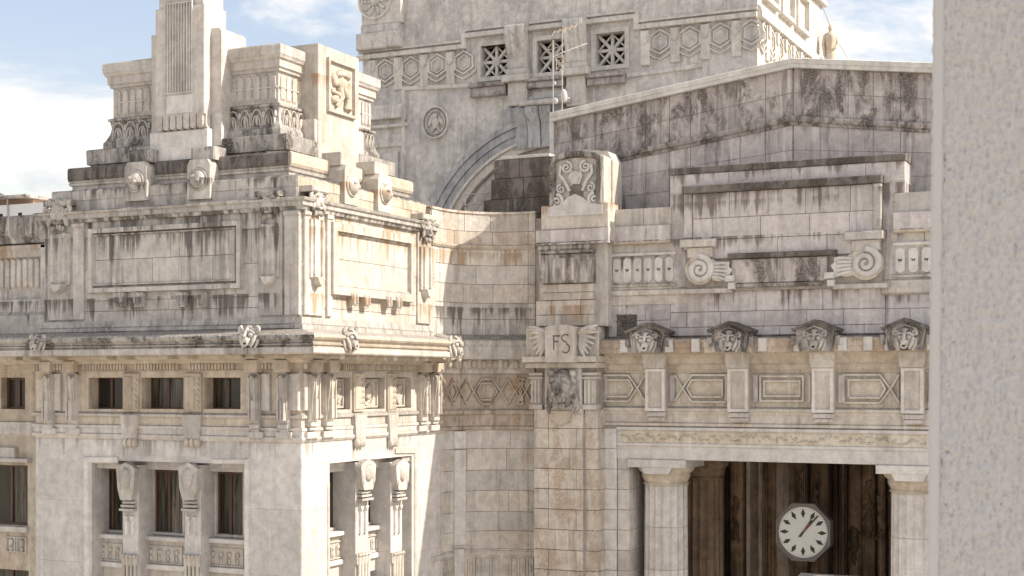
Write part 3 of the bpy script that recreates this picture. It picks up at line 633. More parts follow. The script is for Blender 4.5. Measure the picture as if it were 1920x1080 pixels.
# attic top cornice
put('attic_cornice', MB().sweep([(XL, YB), (XL, Y0), (X0, Y0), (X0, YB)], [(0,ZA1-.42),(.14,ZA1-.40),(.18,ZA1-.28),(.26,ZA1-.22),(.26,ZA1-.05),(.34,ZA1-.02),(.38,ZA1+.06),(.30,ZA1+.12),(-.8,ZA1+.16)]), 'travertine_grey', pav)
# --- crown: stepped blocks
def loop(sx, sy_): return [(XL+sx, Y0+sy_), (X0-sx, Y0+sy_), (X0-sx, YB-sy_), (XL+sx, YB-sy_)]
def zl(py, sx, sy_): return zat(py, X0-sx, Y0+sy_)
za, zb = ZA1+.1, zl(326, .3, .15)
put('attic_step', MB().sweep(loop(.30,.15), [(0,za-.4),(0,zb-.06),(-.06,zb),(-1.6,zb+.05)], True), 'travertine_grey', pav)
# stone joints of the lowest step
Fs, Ss = Frame('F', Y0+.15), Frame('S', X0-.30)
ashlar(pav, Fs, XL+.31, X0-.31, [za+.02, (za+zb)/2, zb-.07], 1.9, -.2, .025, 'travertine_grey', seed=9)
ashlar(pav, Ss, Y0+.16, YB-.16, [za+.02, (za+zb)/2, zb-.07], 1.9, -.2, .025, 'travertine_tan', seed=10)
zc, zd = zl(319, .95, .55), zl(283, .95, .55)
put('step_moulding', MB().sweep(loop(.95,.55), [(-.10,zb-.1),(-.10,zc-.02),(-.02,zc),(.02,zc+.10),(-.03,zc+.14),(.04,zc+.2),(-.1,zc+.2)], True), 'travertine_grey', pav)
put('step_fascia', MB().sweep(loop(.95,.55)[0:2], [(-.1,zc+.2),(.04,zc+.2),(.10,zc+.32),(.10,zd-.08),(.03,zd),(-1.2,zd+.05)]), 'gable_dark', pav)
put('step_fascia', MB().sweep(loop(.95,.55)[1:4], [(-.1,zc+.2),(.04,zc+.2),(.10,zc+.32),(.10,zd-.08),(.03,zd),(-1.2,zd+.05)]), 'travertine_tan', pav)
ze, zf = zl(279, 1.5, 1.1), zl(249, 1.5, 1.1)
put('crown_step', MB().sweep(loop(1.5,1.1), [(-.12,zd-.1),(-.12,ze-.04),(0,ze),(.02,zf-.05),(-.04,zf),(-1.2,zf+.05)], True), 'travertine_grime', pav)
zg, zh = zl(240, 2.1, 1.55), zl(196, 2.3, 1.75)
put('crown_cyma', MB().sweep(loop(2.3,1.75), [(.22,zf-.1),(.22,zg),(.14,zg+.12),(.0,zg+.42),(-.05,zg+.7),(.0,zh-.08),(.08,zh-.03),(.08,zh+.06),(-.02,zh+.1)], True), 'travertine_grime', pav)
zi, zj = zl(131, 2.35, 1.8), zl(82, 2.1, 1.6)
put('crown_body', MB().sweep(loop(2.35,1.8), [(-.05,zh),(-.05,zi+.1)], True), 'travertine', pav)
put('crown_cornice', MB().sweep(loop(2.35,1.8), [(-.05,zi-.06),(.06,zi-.02),(.06,zi+.08),(.14,zi+.14),(.14,zi+.44),(.22,zi+.50),(.26,zi+.60),(.30,zi+.66),(.30,zj-.03),(.24,zj+.03),(-3.0,zj+.12)], True), 'travertine', pav)
Fc, Sc = Frame('F', Y0+1.85), Frame('S', X0-2.40)
xc0, xc1, yc0, yc1 = XL+2.4, X0-2.4, Y0+1.85, YB-1.85
fl0, fl1 = zh+.22, zi-.12
# pylons in the middle of front and side
up0, up1 = Fc.u(291, 1.3), Fc.u(383, 1.3); upc = (up0+up1)/2
for a, b in ((xc0+.12, Fc.u(284)), (Fc.u(431), xc1-.05)):
    n = max(3, round((b-a)/.42)); flute_row(pav, Fc, a, b, fl0, fl1, n, 0, 'travertine')
    put('fluting_band', MB().box(a,b,fl1-.62,fl1-.55,0,.085,.01), 'travertine', pav, Fc)
    leaf_row(pav, Fc, a, b, zg+.16, zh-.1, max(3, round((b-a)/.62)), .12, 'travertine_grey')
us0, us1 = Sc.u(554, .0), Sc.u(676, .0)
for a, b in ((yc0+.05, Sc.u(577)), (Sc.u(676), yc1-.05)):
    n = max(3, round((b-a)/.42)); flute_row(pav, Sc, a, b, fl0, fl1, n, 0, 'travertine_cream')
    put('fluting_band', MB().box(a,b,fl1-.62,fl1-.55,0,.085,.01), 'travertine_cream', pav, Sc)
    leaf_row(pav, Sc, a, b, zg+.16, zh-.1, max(3, round((b-a)/.62)), .12, 'travertine_cream')
# front pylon: shaft, shoulders, fluted panel, fringe
wp = 1.3
pb = Fc.v(268, 340, wp)
sv0 = Fc.v(217, 340, wp)
pyl = put('pylon', MB().box(up0, up1, sv0, Fc.v(12, 340, wp), -.25, wp, .03).box(up0+.12, up1-.12, Fc.v(12,340,wp), Fc.v(-140, 340, wp), -.2, wp-.10, .03), 'travertine', pav, Fc)
m = MB(); m.box(up0-.42, up1+.10, zb-.1, Fc.v(243,340,wp), -1.4, wp-.12, .04); put('pylon_foot', m, 'travertine_white', pyl, Fc)
put('pylon_neck', MB().box(up0+.15, up1-.15, Fc.v(244,340,wp), sv0, -1.2, wp-.35, .02), 'travertine', pyl, Fc)
n = 7; p_ = (up1-up0-.1)/n; me = MB()
me.prism([(-p_*.46,0),(-p_*.46,.62),(p_*.46,.62),(p_*.46,0),(p_*.28,-.10),(0,-.14),(-p_*.28,-.10)], 0, .42, False, .9); me = me.fix('fringe')
for k in range(n): put('fringe', me, 'travertine', pyl, Fc, up0+.05+p_*(k+.5), sv0-.48, wp-.40)
for k in range(4): put('fringe', me, 'travertine_cream', pyl, Frame('S', up1), Fc.p-wp+.25+.45*k, sv0-.48, -.4)
pu0, pu1 = Fc.u(310, wp), Fc.u(362, wp); pv0, pv1 = Fc.v(176, 336, wp), Fc.v(4, 336, wp)
pf = put('fluted_panel', MB().ring(pu0, pu1, pv0, pv1, .07, wp-.02, wp+.07), 'travertine', pyl, Fc)
for k in range(9):
    c = pu0+.07+(pu1-pu0-.14)*(k+.5)/9; put('reed', MB().ribbon([(c,pv0+.06),(c,pv1-.06)], (pu1-pu0-.14)/9*.62, wp-.02, wp+.06), 'travertine', pf, Fc)
put('blank_tablet', MB().box(pu0+.08, pu1-.02, Fc.v(212,336,wp), pv0-.06, wp-.05, wp+.015, .005), 'travertine_white', pyl, Fc)
bu1 = Fc.u(415, wp-.5)
for u0, u1, yt, w_ in ((Fc.u(284,.5), up0+.1, 66, .5), (up1-.1, bu1, 52, wp-.5)):
    v1 = Fc.v(yt, 290 if u0 < up0 else 405, w_); k = .14 if u0 > up0 else 0
    put('pylon_buttress', MB().prism([(u0,zf-.3),(u1,zf-.3),(u1,v1-k),(u1-k,v1),(u0,v1)], -1.0, w_), 'travertine', pyl, Fc)
# side pylon with the carved panel
wq = .95
q0, q1 = Sc.u(597, wq), Sc.u(673, wq); qv1 = Sc.v(82, 600, wq); qb = Sc.v(268, 603, wq)
sp_ = put('pylon', MB().box(q0, q1, zd-.2, qv1, -1.0, wq, .03), 'travertine_cream', pav, Sc)
r0, r1 = Sc.u(612, wq), Sc.u(664, wq); rv0, rv1 = Sc.v(217, 638, wq), Sc.v(116, 638, wq)
put('panel_frame', MB().ring(r0, r1, rv0, rv1, .16, wq-.02, wq+.14, .2), 'travertine_cream', sp_, Sc)
cx, cy, hu, hv = (r0+r1)/2, (rv0+rv1)/2, (r1-r0)/2-.2, (rv1-rv0)/2-.2
m = MB()
m.ell((cx-hu*.05,cy+hv*.62,wq+.03),(hu*.42,hv*.20,.26),12,8,.3,.3,1); m.ell((cx+hu*.35,cy+hv*.55,wq+.05),(hu*.22,hv*.13,.26),10,8,-.5,.2,2)
m.ell((cx-hu*.05,cy+hv*.2,wq+.02),(hu*.40,hv*.34,.24),12,8,-.2,.3,3); m.ell((cx-hu*.55,cy+hv*.3,wq),(hu*.22,hv*.32,.18),10,8,.3,.3,4)
m.tube([(cx+hu*.1,cy,wq+.05),(cx+hu*.5,cy-hv*.35,wq+.1),(cx+hu*.35,cy-hv*.85,wq+.05)],[.2,.17,.11],7); m.tube([(cx-hu*.2,cy,wq+.05),(cx-hu*.1,cy-hv*.4,wq+.12),(cx-hu*.45,cy-hv*.85,wq+.05)],[.2,.16,.10],7)
m.ell((cx-hu*.55,cy-hv*.55,wq),(hu*.3,hv*.20,.2),10,8,.4,.35,6); m.ell((cx+hu*.62,cy-hv*.8,wq),(hu*.28,hv*.13,.2),10,8,0,.3,7); m.tube([(cx-hu*.8,cy-hv*.2,wq),(cx-hu*.4,cy-hv*.3,wq+.12),(cx,cy-hv*.5,wq+.1)],.10,6)
put('carved_relief', m, 'travertine_tan', sp_, Sc)
put('pylon_foot', MB().box(q0-.15, q1+.55, zd-.3, Sc.v(236,640,wq), -1.2, wq-.06, .05), 'travertine_cream', sp_, Sc)
# round bosses on the lowest step, each on its own tablet
for fr, spots, mt in ((Frame('F', Y0+.1), ((254,340),(372,336)), 'travertine_grey'), (Frame('S', X0-.25), ((660,348),(722,363)), 'travertine_cream')):
    for a, y in spots:
        w_ = .20; u, v = fr.u(a, w_), fr.v(y, a, w_); hh = .60
        t = put('boss_tablet', MB().prism([(u-hh,v-.85),(u+hh,v-.85),(u+hh,v+.62),(u+hh-.14,v+.85),(u-hh+.14,v+.85),(u-hh,v+.62)], -1.0, w_), mt, pav, fr)
        put('round_boss', MB().ell((u,v,w_),(.40,.42,.32),14,10,0,.06,a).tube([(u+.43*math.cos(k*math.pi/10),v+.45*math.sin(k*math.pi/10),w_+.02) for k in range(21)],.06,6).ell((u-.1,v+.1,w_+.26),(.14,.1,.1),8,6).ell((u+.12,v-.06,w_+.25),(.12,.14,.1),8,6), mt, t, fr)
        pbox('boss_cap', 'travertine_grime' if fr.kind == 'F' else mt, t, fr, u-.56, u+.66, v+.85, v+1.42, -1.0, .0, .04)
# --- recessed wing left of the pavilion
wing = thing('side_wing', 'recessed grey wing at the left edge with a fluted parapet panel', 'building', (XW-6, Y0+3, 0))
WF = Frame('F', Y0+.7); wx0 = XW-28
wu = [(WF.u(-66),WF.u(52),WF.v(985,25),WF.v(872,25)), (WF.u(2),WF.u(47),WF.v(767,25),WF.v(708,25)), (WF.u(-66),WF.u(54),3.0,WF.v(1068,25))]
put('wall', MB().wall(wx0, XW+.2, 0, ZC0+.02, wu, 0, -.5), 'travertine_tan', wing, WF)
for i, (a, b, c, d) in enumerate(wu): window(wing, WF, a, b, c, d, -.42, 2 if i != 1 else 1, .11)
put('curtain', MB().box(WF.u(18,-.5), WF.u(40,-.5), wu[0][2]+.1, wu[0][3]-.1, -.452, -.448), 'curtain', wing, WF)
put('window_hood', MB().box(WF.u(-70),WF.u(33),WF.v(866,20),WF.v(838,20),0,.22,.03).box(WF.u(-70),WF.u(60),WF.v(866,20),WF.v(858,20),0,.32,.03), 'travertine', wing, WF)
put('sill', MB().box(WF.u(-70),WF.u(55),WF.v(997,25),WF.v(986,25),-.3,.22,.03), 'travertine', wing, WF)
a, b, c, d = WF.rect(12,1006,52,1036)
for k in range(2):
    p = (b-a)/2; cc = a+p*(k+.5); put('relief_motif', MB().ring(cc-p*.46,cc+p*.46,c,d,.07,0,.08).ell((cc,(c+d)/2+.1,.03),(.13,.2,.1),8,6).ell((cc,c+.16,.03),(.1,.14,.08),8,6), 'travertine', wing, WF)
put('string_course', MB().extr([(0,ZS-.16),(.12,ZS-.03),(.12,ZS+.1),(.06,ZS+.4),(.1,ZS+.5),(0,ZS+.55)], wx0, XW), 'travertine', wing, WF)
put('dentil_bed', MB().extr([(0,zd0-.06),(.10,zd0),(.06,zd1),(.5,zd1+.02),(.9,ZC0-.05),(.9,ZC0+.05),(0,ZC0+.05)], wx0, XW), 'travertine_tan', wing, WF)
WA = Frame('F', Y0+.25)
pv = lambda y: WA.v(y, 40)
put('parapet', MB().box(wx0, XL+.1, ZA0-.4, pv(405), -1.5, -.2), 'travertine_grey', wing, WA)
put('parapet_base', MB().extr([(0,ZA0-.3),(.25,ZA0-.3),(.25,pv(592)),(.1,pv(585)),(.05,pv(562)),(-.2,pv(562))], wx0, XL), 'travertine_grey', wing, WA)
put('parapet_coping', MB().extr([(-.2,pv(458)),(.05,pv(456)),(.10,pv(448)),(.22,pv(440)),(.25,pv(410)),(.2,pv(405)),(-1.5,pv(403))], wx0, XL), 'travertine_grime', wing, WA)
put('parapet_moulding', MB().extr([(-.2,pv(484)),(-.05,pv(482)),(.0,pv(470)),(.05,pv(466)),(.05,pv(460)),(-.2,pv(458))], wx0, XL), 'travertine_cream', wing, WA)
pw = WA.u(77, -.2)
flute_row(wing, WA, pw-3.6, pw, pv(543), pv(484), 10, -.2, 'travertine_cream', .10)
put('parapet_edge', MB().box(WA.u(77),XL+.05,ZA0,pv(460),-.3,.05,.02), 'travertine_grey', wing, WA)
# ------------------------------------------------------------------ concave wall between pavilion and facade
NCX, NCY = X0+RN, YA          # quarter cylinder: centre, radius
MF = Frame('F', YM)
niche = thing('curved_wall', 'concave ashlar wall linking the pavilion to the clock facade', 'wall', (NCX, NCY, 0))
def arc(a, r): return (NCX-r*math.cos(a), NCY+r*math.sin(a))
UR = fx(1004, YM)-NCX                                  # straight run after the curve
def npath(r, n=14):
    P = [(X0+(RN-r), YB-.2)] + [arc(R(90)*k/n, r) for k in range(n+1)]
    return P+[(NCX+UR, NCY+r)]
def nz_(py): return MF.v(py, 930)
def curved_block(a0, a1, r, th, z0, z1, mat, parent, n=4, name='stone'):
    m = MB(); vs = []
    for k in range(n+1):
        a = a0+(a1-a0)*k/n
        x, y = arc(a, r); X, Y = arc(a, r+th); vs += [(x,y,z0),(x,y,z1),(X,Y,z1),(X,Y,z0)]
    fs = [(i*4+j, (i+1)*4+j, (i+1)*4+(j+1)%4, i*4+(j+1)%4) for i in range(n) for j in range(4)]+[(0,1,2,3),(n*4+3,n*4+2,n*4+1,n*4)]
    m.add(vs, fs); return put(name, m, mat, parent)
put('wall_core', MB().sweep(npath(RN+.06), [(0,0),(0,nz_(402)),(-1.4,nz_(402)),(-1.4,0)]), 'joint', niche)
nrows = [(nz_(y0), nz_(y1), mt, ln) for y0, y1, mt, ln in ((437,403,'travertine_cream',30),(467,437,'travertine_pier',36),(500,469,'travertine_cream',30),(535,500,'travertine',30),(570,535,'travertine_cream',34),(600,570,'travertine_grey',30),(640,600,'travertine_grey',26),
   (840,804,'travertine',46),(880,840,'travertine_cream',34),(918,880,'travertine',46),(957,918,'travertine_cream',36),(993,957,'travertine',50),(1027,993,'travertine_cream',50),(1130,1027,'travertine_cream',50),(1250,1130,'travertine',45))]
rg = random.Random(12)
GA = .02/RN
for i, (z0, z1, mt, ln) in enumerate(nrows):
    a = 0; first = True
    # block on the short straight before the curve
    stone_block(niche, Frame('S', X0), YB-.1, YA-.01, z0+.01, z1-.01, -.06, rg.uniform(-.008,.008), mt)
    while a < R(90)-.05:
        b = a+R(ln)*rg.uniform(.75,1.2)*(.55 if (first and i % 2) else 1); first = False
        if b > R(90)-R(12): b = R(90)
        curved_block(a+GA/2, b-GA/2, RN+rg.uniform(-.01,.01), .06, z0+.011, z1-.011, mt, niche); a = b
    stone_block(niche, MF, NCX+.01, NCX+UR-.02, z0+.01, z1-.01, -.06, rg.uniform(-.008,.008), mt)
def nsweep(name, prof, mat): return put(name, MB().sweep(npath(RN), prof), mat, niche)
nsweep('coping', [(-.3,nz_(404)),(.06,nz_(404)),(.06,nz_(400)),(-1.2,nz_(397))], 'travertine_cream')
nsweep('ledge', [(0,nz_(470)),(.06,nz_(470)),(.12,nz_(466)),(.12,nz_(463)),(0,nz_(461))], 'travertine_tan')
z6, z9 = nz_(641), nz_(690)
nsweep('cornice', [(0,nz_(702)),(.08,nz_(700)),(.10,nz_(694)),(.22,nz_(690)),(.30,nz_(684)),(.30,nz_(676)),(.70,nz_(674)),(.74,nz_(668)),(.74,nz_(652)),(.80,nz_(648)),(.84,nz_(642)),(.78,nz_(639)),(0,nz_(628))], 'travertine_grey')
nsweep('frieze_band', [(0,nz_(806)),(.16,nz_(804)),(.18,nz_(799)),(.10,nz_(797)),(.08,nz_(778)),(.20,nz_(775)),(.22,nz_(769)),(.10,nz_(767)),(.04,nz_(764)),(.04,nz_(702))], 'travertine_brown')
# interlaced frieze bands, carved on the curve
def bend(mb, r):                       # local (arc length, z, out) -> world on the cylinder
    out = []
    for a, z, w in mb.v:
        t = a/RN; x, y = arc(max(0, min(R(90), t)), r-w)
        if t > R(90): x += (t-R(90))*RN
        out.append((x, y, z))
    mb.v = out; return mb
def lace(mb, u0, u1, v0, v1, wd, w0, w1, left=True, right=True):
    c = (v1-v0); k = c*.62
    for q in (0, 1):
        o = q*wd*1.9
        a, b, lo, hi = u0+(0 if left else o), u1-(0 if right else o), v0+o, v1-o
        L0 = [(a+k, hi), (b-k, hi)] if (left and right) else ([(a+k,hi),(b,hi)] if left else [(a,hi),(b-k,hi)])
        pts = []
        if left: pts += [(u0+o*.4, v0+(v1-v0)*.02+o), (u0+k*.5+o*.6, (v0+v1)/2), (u0+k*1.1+o*.6, hi)] if q == 0 else [(u0+k*.9+o*.6, lo), (u0+k*.5+o*1.0, (v0+v1)/2), (u0+k*.9+o*.6, hi)]
        else: pts += [(a, lo), (a, hi)]
        if right: pts += [(u1-k*1.1-o*.6, hi), (u1-k*.5-o*.6, (v0+v1)/2), (u1-o*.4, lo)] if q == 0 else [(u1-k*.9-o*.6, hi), (u1-k*.5-o*1.0, (v0+v1)/2), (u1-k*.9-o*.6, lo)]
        else: pts += [(b, hi), (b, lo)]
        mb.ribbon(pts, wd, w0, w1)
        if q == 1: mb.ribbon([pts[0], pts[-1]], wd, w0, w1)
        else: mb.ribbon([(u0+k*1.1 if left else a, lo), (u1-k*1.1 if right else b, lo)], wd, w0, w1)
        if q == 0:
            if left: mb.ribbon([(u0, hi), (u0+k*.5, (v0+v1)/2), (u0+k*1.1, lo)], wd, w0, w1*.96)
            if right: mb.ribbon([(u1, hi), (u1-k*.5, (v0+v1)/2), (u1-k*1.1, lo)], wd, w0, w1*.96)
    return mb
v0, v1 = nz_(757), nz_(711)
AL = R(90)*RN
for a, b in ((.1, AL*.36), (AL*.36, AL*.80), (AL*.80, AL+UR-.1)):
    put('interlace', bend(lace(MB(), a, b, v0, v1, .11, .03, .17), RN), 'travertine_brown', niche)
for k in range(9):
    a = (k+.5)/9*(AL+UR); put('cornice_drop', bend(MB().ell((a, nz_(683), .35), (.16,.26,.14), 8, 6, 0, .2, k), RN), 'travertine_tan', niche)
# downpipe-like strip and the fluted dado
u0, u1 = fx(850, 62.9+.9), 0
for zt, zb_ in ((806,840),(840,1022),(1022,1250)):
    wd = .36 if zb_ != 1250 else .32
    put('wall_strip', bend(MB().box(1.05, 1.05+wd*2, nz_(zb_)+.02, nz_(zt)-.02, .0, .16, .03), RN), 'travertine_white', niche)
put('strip_cap', bend(MB().box(1.0, 1.82, nz_(1022), nz_(1017), 0, .22, .03), RN), 'travertine_cream', niche)
nsweep('dado_rail', [(0,nz_(1040)),(.06,nz_(1038)),(.06,nz_(1031)),(0,nz_(1029))], 'travertine_cream')
for k in range(12):
    a = .12+k*(AL+UR-.1)/12
    if 0.9 < a < 1.75: continue
    m = MB().ring(a, a+.36, nz_(1200), nz_(1042), .06, 0, .09); m.prism([(a+.08,nz_(1056)),(a+.28,nz_(1056)),(a+.18,nz_(1070))], 0, .08); m.ell((a+.18,nz_(1090),.02),(.06,.3,.07),8,6)
    put('dado_flute', bend(m, RN), 'travertine_cream', niche)
# ------------------------------------------------------------------ clock facade
fac = thing('clock_facade', 'long pale stone facade with columned opening, lion spouts and stepped attic', 'building', (-15, YM+3, 0))
XE = 6.0                                    # runs on to the right behind the near wall
PX = 1450
mz = lambda y, px=PX: MF.v(y, px)
U = MF.u
xo0 = U(1180); 
ZL = mz(863, 1300)                          # underside of the lintel
ZK = mz(663, 1300)                          # underside of the cornice
# body: walls behind, lintel
XP = U(1004)
put('wall_core', MB().wall(XP, XE, mz(640), mz(386), [], -.06, -1.6), 'joint', fac, MF)
put('entablature_core', MB().wall(XP, XE, ZL+.05, mz(640)+.05, [], 0, -2.4), 'travertine_frieze', fac, MF)
put('jamb_core', MB().box(XP, xo0-.03, 0, ZL+.05, -2.4, -.06), 'joint', fac, MF)
put('lintel', MB().extr([(-2.6,ZL),(.0,ZL),(.02,ZL+.02),(.02,mz(842)),(.10,mz(840)),(.10,mz(835)),(.04,mz(834)),(.04,mz(812)),(.16,mz(809)),(.16,mz(804)),(.05,mz(803)),(-.2,mz(803))], U(1158), XE), 'travertine_white', fac, MF)
# worn carved band on the architrave
put('architrave_band', MB().extr([(.0,mz(834)),(.055,mz(834)),(.055,mz(812)),(.0,mz(812))], U(1166), XE), 'travertine_frieze', fac, MF)
rg = random.Random(21); m = MB()
for k in range(190):
    u = U(1170)+(XE-U(1170))*k/190+rg.uniform(-.06,.06); v = rg.uniform(mz(831)+.06, mz(815)-.04); l = rg.uniform(.06,.22); a = rg.uniform(-1.4,1.4)
    m.tube([(u-l*math.cos(a),v-l*.6*math.sin(a),.05),(u,v+rg.uniform(-.06,.06),.075),(u+l*math.cos(a),v+l*.6*math.sin(a),.05)], [.02,rg.uniform(.03,.06),.02], 6)
tag(put('worn_carving', m, 'travertine_frieze', fac, MF), kind='stuff')
put('frieze_ledge', MB().extr([(0,mz(803)),(.12,mz(801)),(.12,mz(796)),(.05,mz(794)),(.05,mz(780)),(.09,mz(778)),(.12,mz(774)),(.20,mz(771)),(.20,mz(767)),(.05,mz(764)),(0,mz(763))], U(1127), XE), 'travertine_cream', fac, MF)
put('frieze_top', MB().extr([(0,mz(700)),(.05,mz(699)),(.05,mz(694)),(.10,mz(692)),(.14,mz(684)),(.30,mz(680)),(.34,mz(672)),(.55,ZK),(.55,ZK+.1),(0,ZK+.1)], U(1127), XE), 'travertine_tan', fac, MF)
# facade cornice
kp = .95
zk1 = mz(637, 1300)
put('cornice', MB().extr([(.2,ZK+.03),(kp-.06,ZK),(kp,ZK+.02),(kp,ZK+.24),(kp+.05,ZK+.28),(kp+.05,ZK+.50),(kp+.10,ZK+.54),(kp+.12,zk1-.10),(kp+.06,zk1-.02),(kp-.05,zk1),(.0,zk1+.10)], U(1127), XE), 'travertine_brown', fac, MF)
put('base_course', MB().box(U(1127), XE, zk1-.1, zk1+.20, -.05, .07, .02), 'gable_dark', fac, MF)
for a in (1171,1255,1305,1345,1430,1497,1580,1628,1668,1747):           # pale repair blocks in the cornice
    u = U(a, kp); put('cornice_stone', MB().box(u-.20,u+.20,ZK+.05,zk1+.01,kp-.3,kp+.13,.03), 'travertine_white', fac, MF)
brackets = [1229, 1384, 1543, 1711]
_d = U(1711,.4)-U(1543,.4)
bu = [U(b, .4) for b in brackets]; bu += [bu[-1]+_d, bu[-1]+2*_d, bu[-1]+3*_d]
for i, u in enumerate(bu):
    v0, v1 = mz(773), mz(690); h = .50
    b = put('bracket', MB().box(u-h, u+h, v0, v1, 0, .45, .03), 'travertine_cream', fac, MF)
    put('bracket_frame', MB().ring(u-h, u+h, v0, v1, .17, .45, .53, .2), 'travertine_white', b, MF)
    put('bracket_neck', MB().prism([(u-h,v1),(u+h,v1),(u+h*1.12,v1+.25),(u+h*1.2,ZK),(u-h*1.2,ZK),(u-h*1.12,v1+.25)], 0, .62), 'travertine_cream', b, MF)
    put('bracket_foot', MB().box(u-h*.92,u+h*.92,mz(783),v0-.02,0,.40,.02).box(u-h*.84,u+h*.84,mz(791),mz(783.5),0,.30,.02), 'travertine_pink', b, MF)
    # lion spout with its small gabled hood above the cornice
    q = u+.0; c = bu[i]-.18
    s = put('spout_block', MB().prism([(c-.72,ZK+.05),(c+.72,ZK+.05),(c+.86,ZK+.85),(c+.86,ZK+1.02),(c,ZK+1.42),(c-.86,ZK+1.02),(c-.86,ZK+.85)], .2, kp+.22), 'travertine_grime', fac, MF)
    m = MB(); m.ribbon([(c-1.02,ZK+1.0),(c,ZK+1.40),(c+1.02,ZK+1.0)], .13, -.2, kp+.42, False, .05); put('hood', m, 'gable_dark', s, MF)
    put('hood_moulding', MB().ribbon([(c-.72,ZK+.78),(c-.55,ZK+.95),(c,ZK+1.16),(c+.55,ZK+.95),(c+.72,ZK+.78)], .11, kp+.2, kp+.32), 'travertine_grime', s, MF)
    lion(s, MF, c, ZK+.50, kp+.16, .98, 'spout_stone')
    for sg in (-1,1): put('wall_wing', MB().box(c+sg*.98-.12,c+sg*.98+.12,ZK+.3,ZK+.75,.2,kp+.18,.04), 'travertine_grime', s, MF)
# sunken panels with interlaced frames
edges = [U(1127)] + bu
v0, v1 = mz(754), mz(703)
for i in range(len(bu)-1+1):
    a = edges[i]+(.62 if i else .1); b = edges[i+1]-.62 if i < len(edges)-1 else XE
    m = MB(); wd = .12
    if i == 0: lace(m, a, b, v0, v1, wd, 0, .17, False, True)
    elif i % 2 == 1 and i != 2: lace(m, a+.25, b, v0, v1, wd, 0, .17, i == 1, i != 1)
    else:
        m.ring(a+.3, b-.3, v0, v1, wd, 0, .17); m.ring(a+.46, b-.46, v0+.22, v1-.22, wd, 0, .13)
    f = put('interlace', m, 'travertine_cream', fac, MF)
    put('panel_stop', MB().box(a, a+.24, v0-.02, v1+.02, 0, .13, .03), 'travertine_pink', f, MF)
    if i: put('panel_stop', MB().box(b-.14, b, v0-.02, v1+.02, 0, .10, .03), 'travertine_cream', f, MF)
# jamb pilasters, coursed
crs = [y for y in range(803, 1400, 38)]
vs = sorted([mz(y, 1150) for y in crs])
vs = [0, 2, 4]+[v for v in vs if v > 5]
ashlar(fac, MF, U(1126,.1), U(1156,.1), vs, 9, -.06, .10, 'travertine_white', seed=31)
ashlar(fac, MF, U(1158,.02), U(1180,.02), [v for v in vs if v < mz(843,1160)]+[mz(843,1160)], 9, -2.4, .02, 'travertine', seed=32)
# ---- attic wall: coursed blocks either side of the big panel
P0, P1 = U(1257), U(1698)
ya = [636,602,575,541,536]
rowsA = [mz(y, 1200) for y in (637,605,574,548,534)]
ashlar(fac, MF, U(1141), P0+.0, [mz(y,1200) for y in (637,601,571)], 1.25, -.06, .0, 'travertine_pink', seed=41)
ashlar(fac, MF, P0, U(1660), [mz(y,1400) for y in (640,612,583,541)], 1.95, -.06, .02, 'travertine_pink', seed=42)
ashlar(fac, MF, U(1660), XE, [mz(y,1700) for y in (640,612,578,552)], 1.95, -.06, .0, 'travertine_pink', seed=43)
put('side_band', MB().extr([(0,mz(572,1200)),(.04,mz(571,1200)),(.05,mz(556,1200)),(.16,mz(553,1200)),(.16,mz(545,1200)),(.05,mz(542,1200)),(0,mz(533,1200))], U(1143), U(1290)), 'travertine_cream', fac, MF)
put('side_band', MB().extr([(0,mz(553,1700)),(.05,mz(552,1700)),(.16,mz(549,1700)),(.16,mz(526,1700)),(.05,mz(522,1700)),(0,mz(518,1700))], U(1655), XE), 'travertine_cream', fac, MF)
for a, b, y0, y1, pxm in ((1148,1266,482,530,1205), (1676,1751,463,512,1700)):
    u0, u1 = U(a), U(b); 
    if a > 1600: u1 = u0+(U(1266)-U(1148))*1.25
    v0, v1 = mz(y1,pxm), mz(y0,pxm); n = 6 if a < 1600 else 7
    put('tongue_bed', MB().box(u0,u1,v0-.05,v1+.05,-.06,.02), 'travertine_grey', fac, MF)
    p = (u1-u0)/n
    for k in range(n):
        c = u0+p*(k+.5); h = p*.38
        pts = [(c-h,v0+.10),(c-h*.6,v0+.02),(c,v0-.03),(c+h*.6,v0+.02),(c+h,v0+.10),(c+h,v1-.10),(c+h*.4,v1),(c-h*.4,v1),(c-h,v1-.10)]
        t = put('carved_tongue', MB().prism(pts, .0, .10, False, .92), 'travertine_white', fac, MF)
        mid = (v0+v1)/2
        put('tongue_notch', MB().prism([(c-h*.5,mid+.06),(c-h*.1,mid+.04),(c+h*.1,mid+.04),(c+h*.5,mid+.06),(c+h*.2,mid-.10),(c,mid-.02),(c-h*.2,mid-.10)], .09, .105), 'gable_dark', t, MF)
    put('tongue_rail', MB().box(u0-.05,u1+.1,v1+.06,v1+.22,0,.14,.03), 'travertine_white', fac, MF)
    put('tongue_rail', MB().box(u0-.05,u1+.1,v0-.2,v0-.06,0,.14,.03), 'travertine_grey', fac, MF)
for a, b, yy in ((U(1143), P0+.1, (480,456,424,391)), (P1-.5, XE, (463,433,397,360))):
    pxm = 1200 if a < -20 else 1720
    rows = [mz(y, pxm) for y in yy]
    ashlar(fac, MF, a, b, rows[:2], 1.5, -.06, .02, 'travertine', seed=51)
    ashlar(fac, MF, a, b, rows[1:3], 1.6, -.06, .30, 'travertine_pink', seed=52)
    ashlar(fac, MF, a, b, rows[2:], 1.7, -.9, .12, 'travertine', seed=53)
    put('ledge', MB().extr([(0,rows[1]-.08),(.30,rows[1]-.06),(.34,rows[1]+.0),(.34,rows[1]+.05),(0,rows[1]+.05)], a, b), 'travertine_tan', fac, MF)
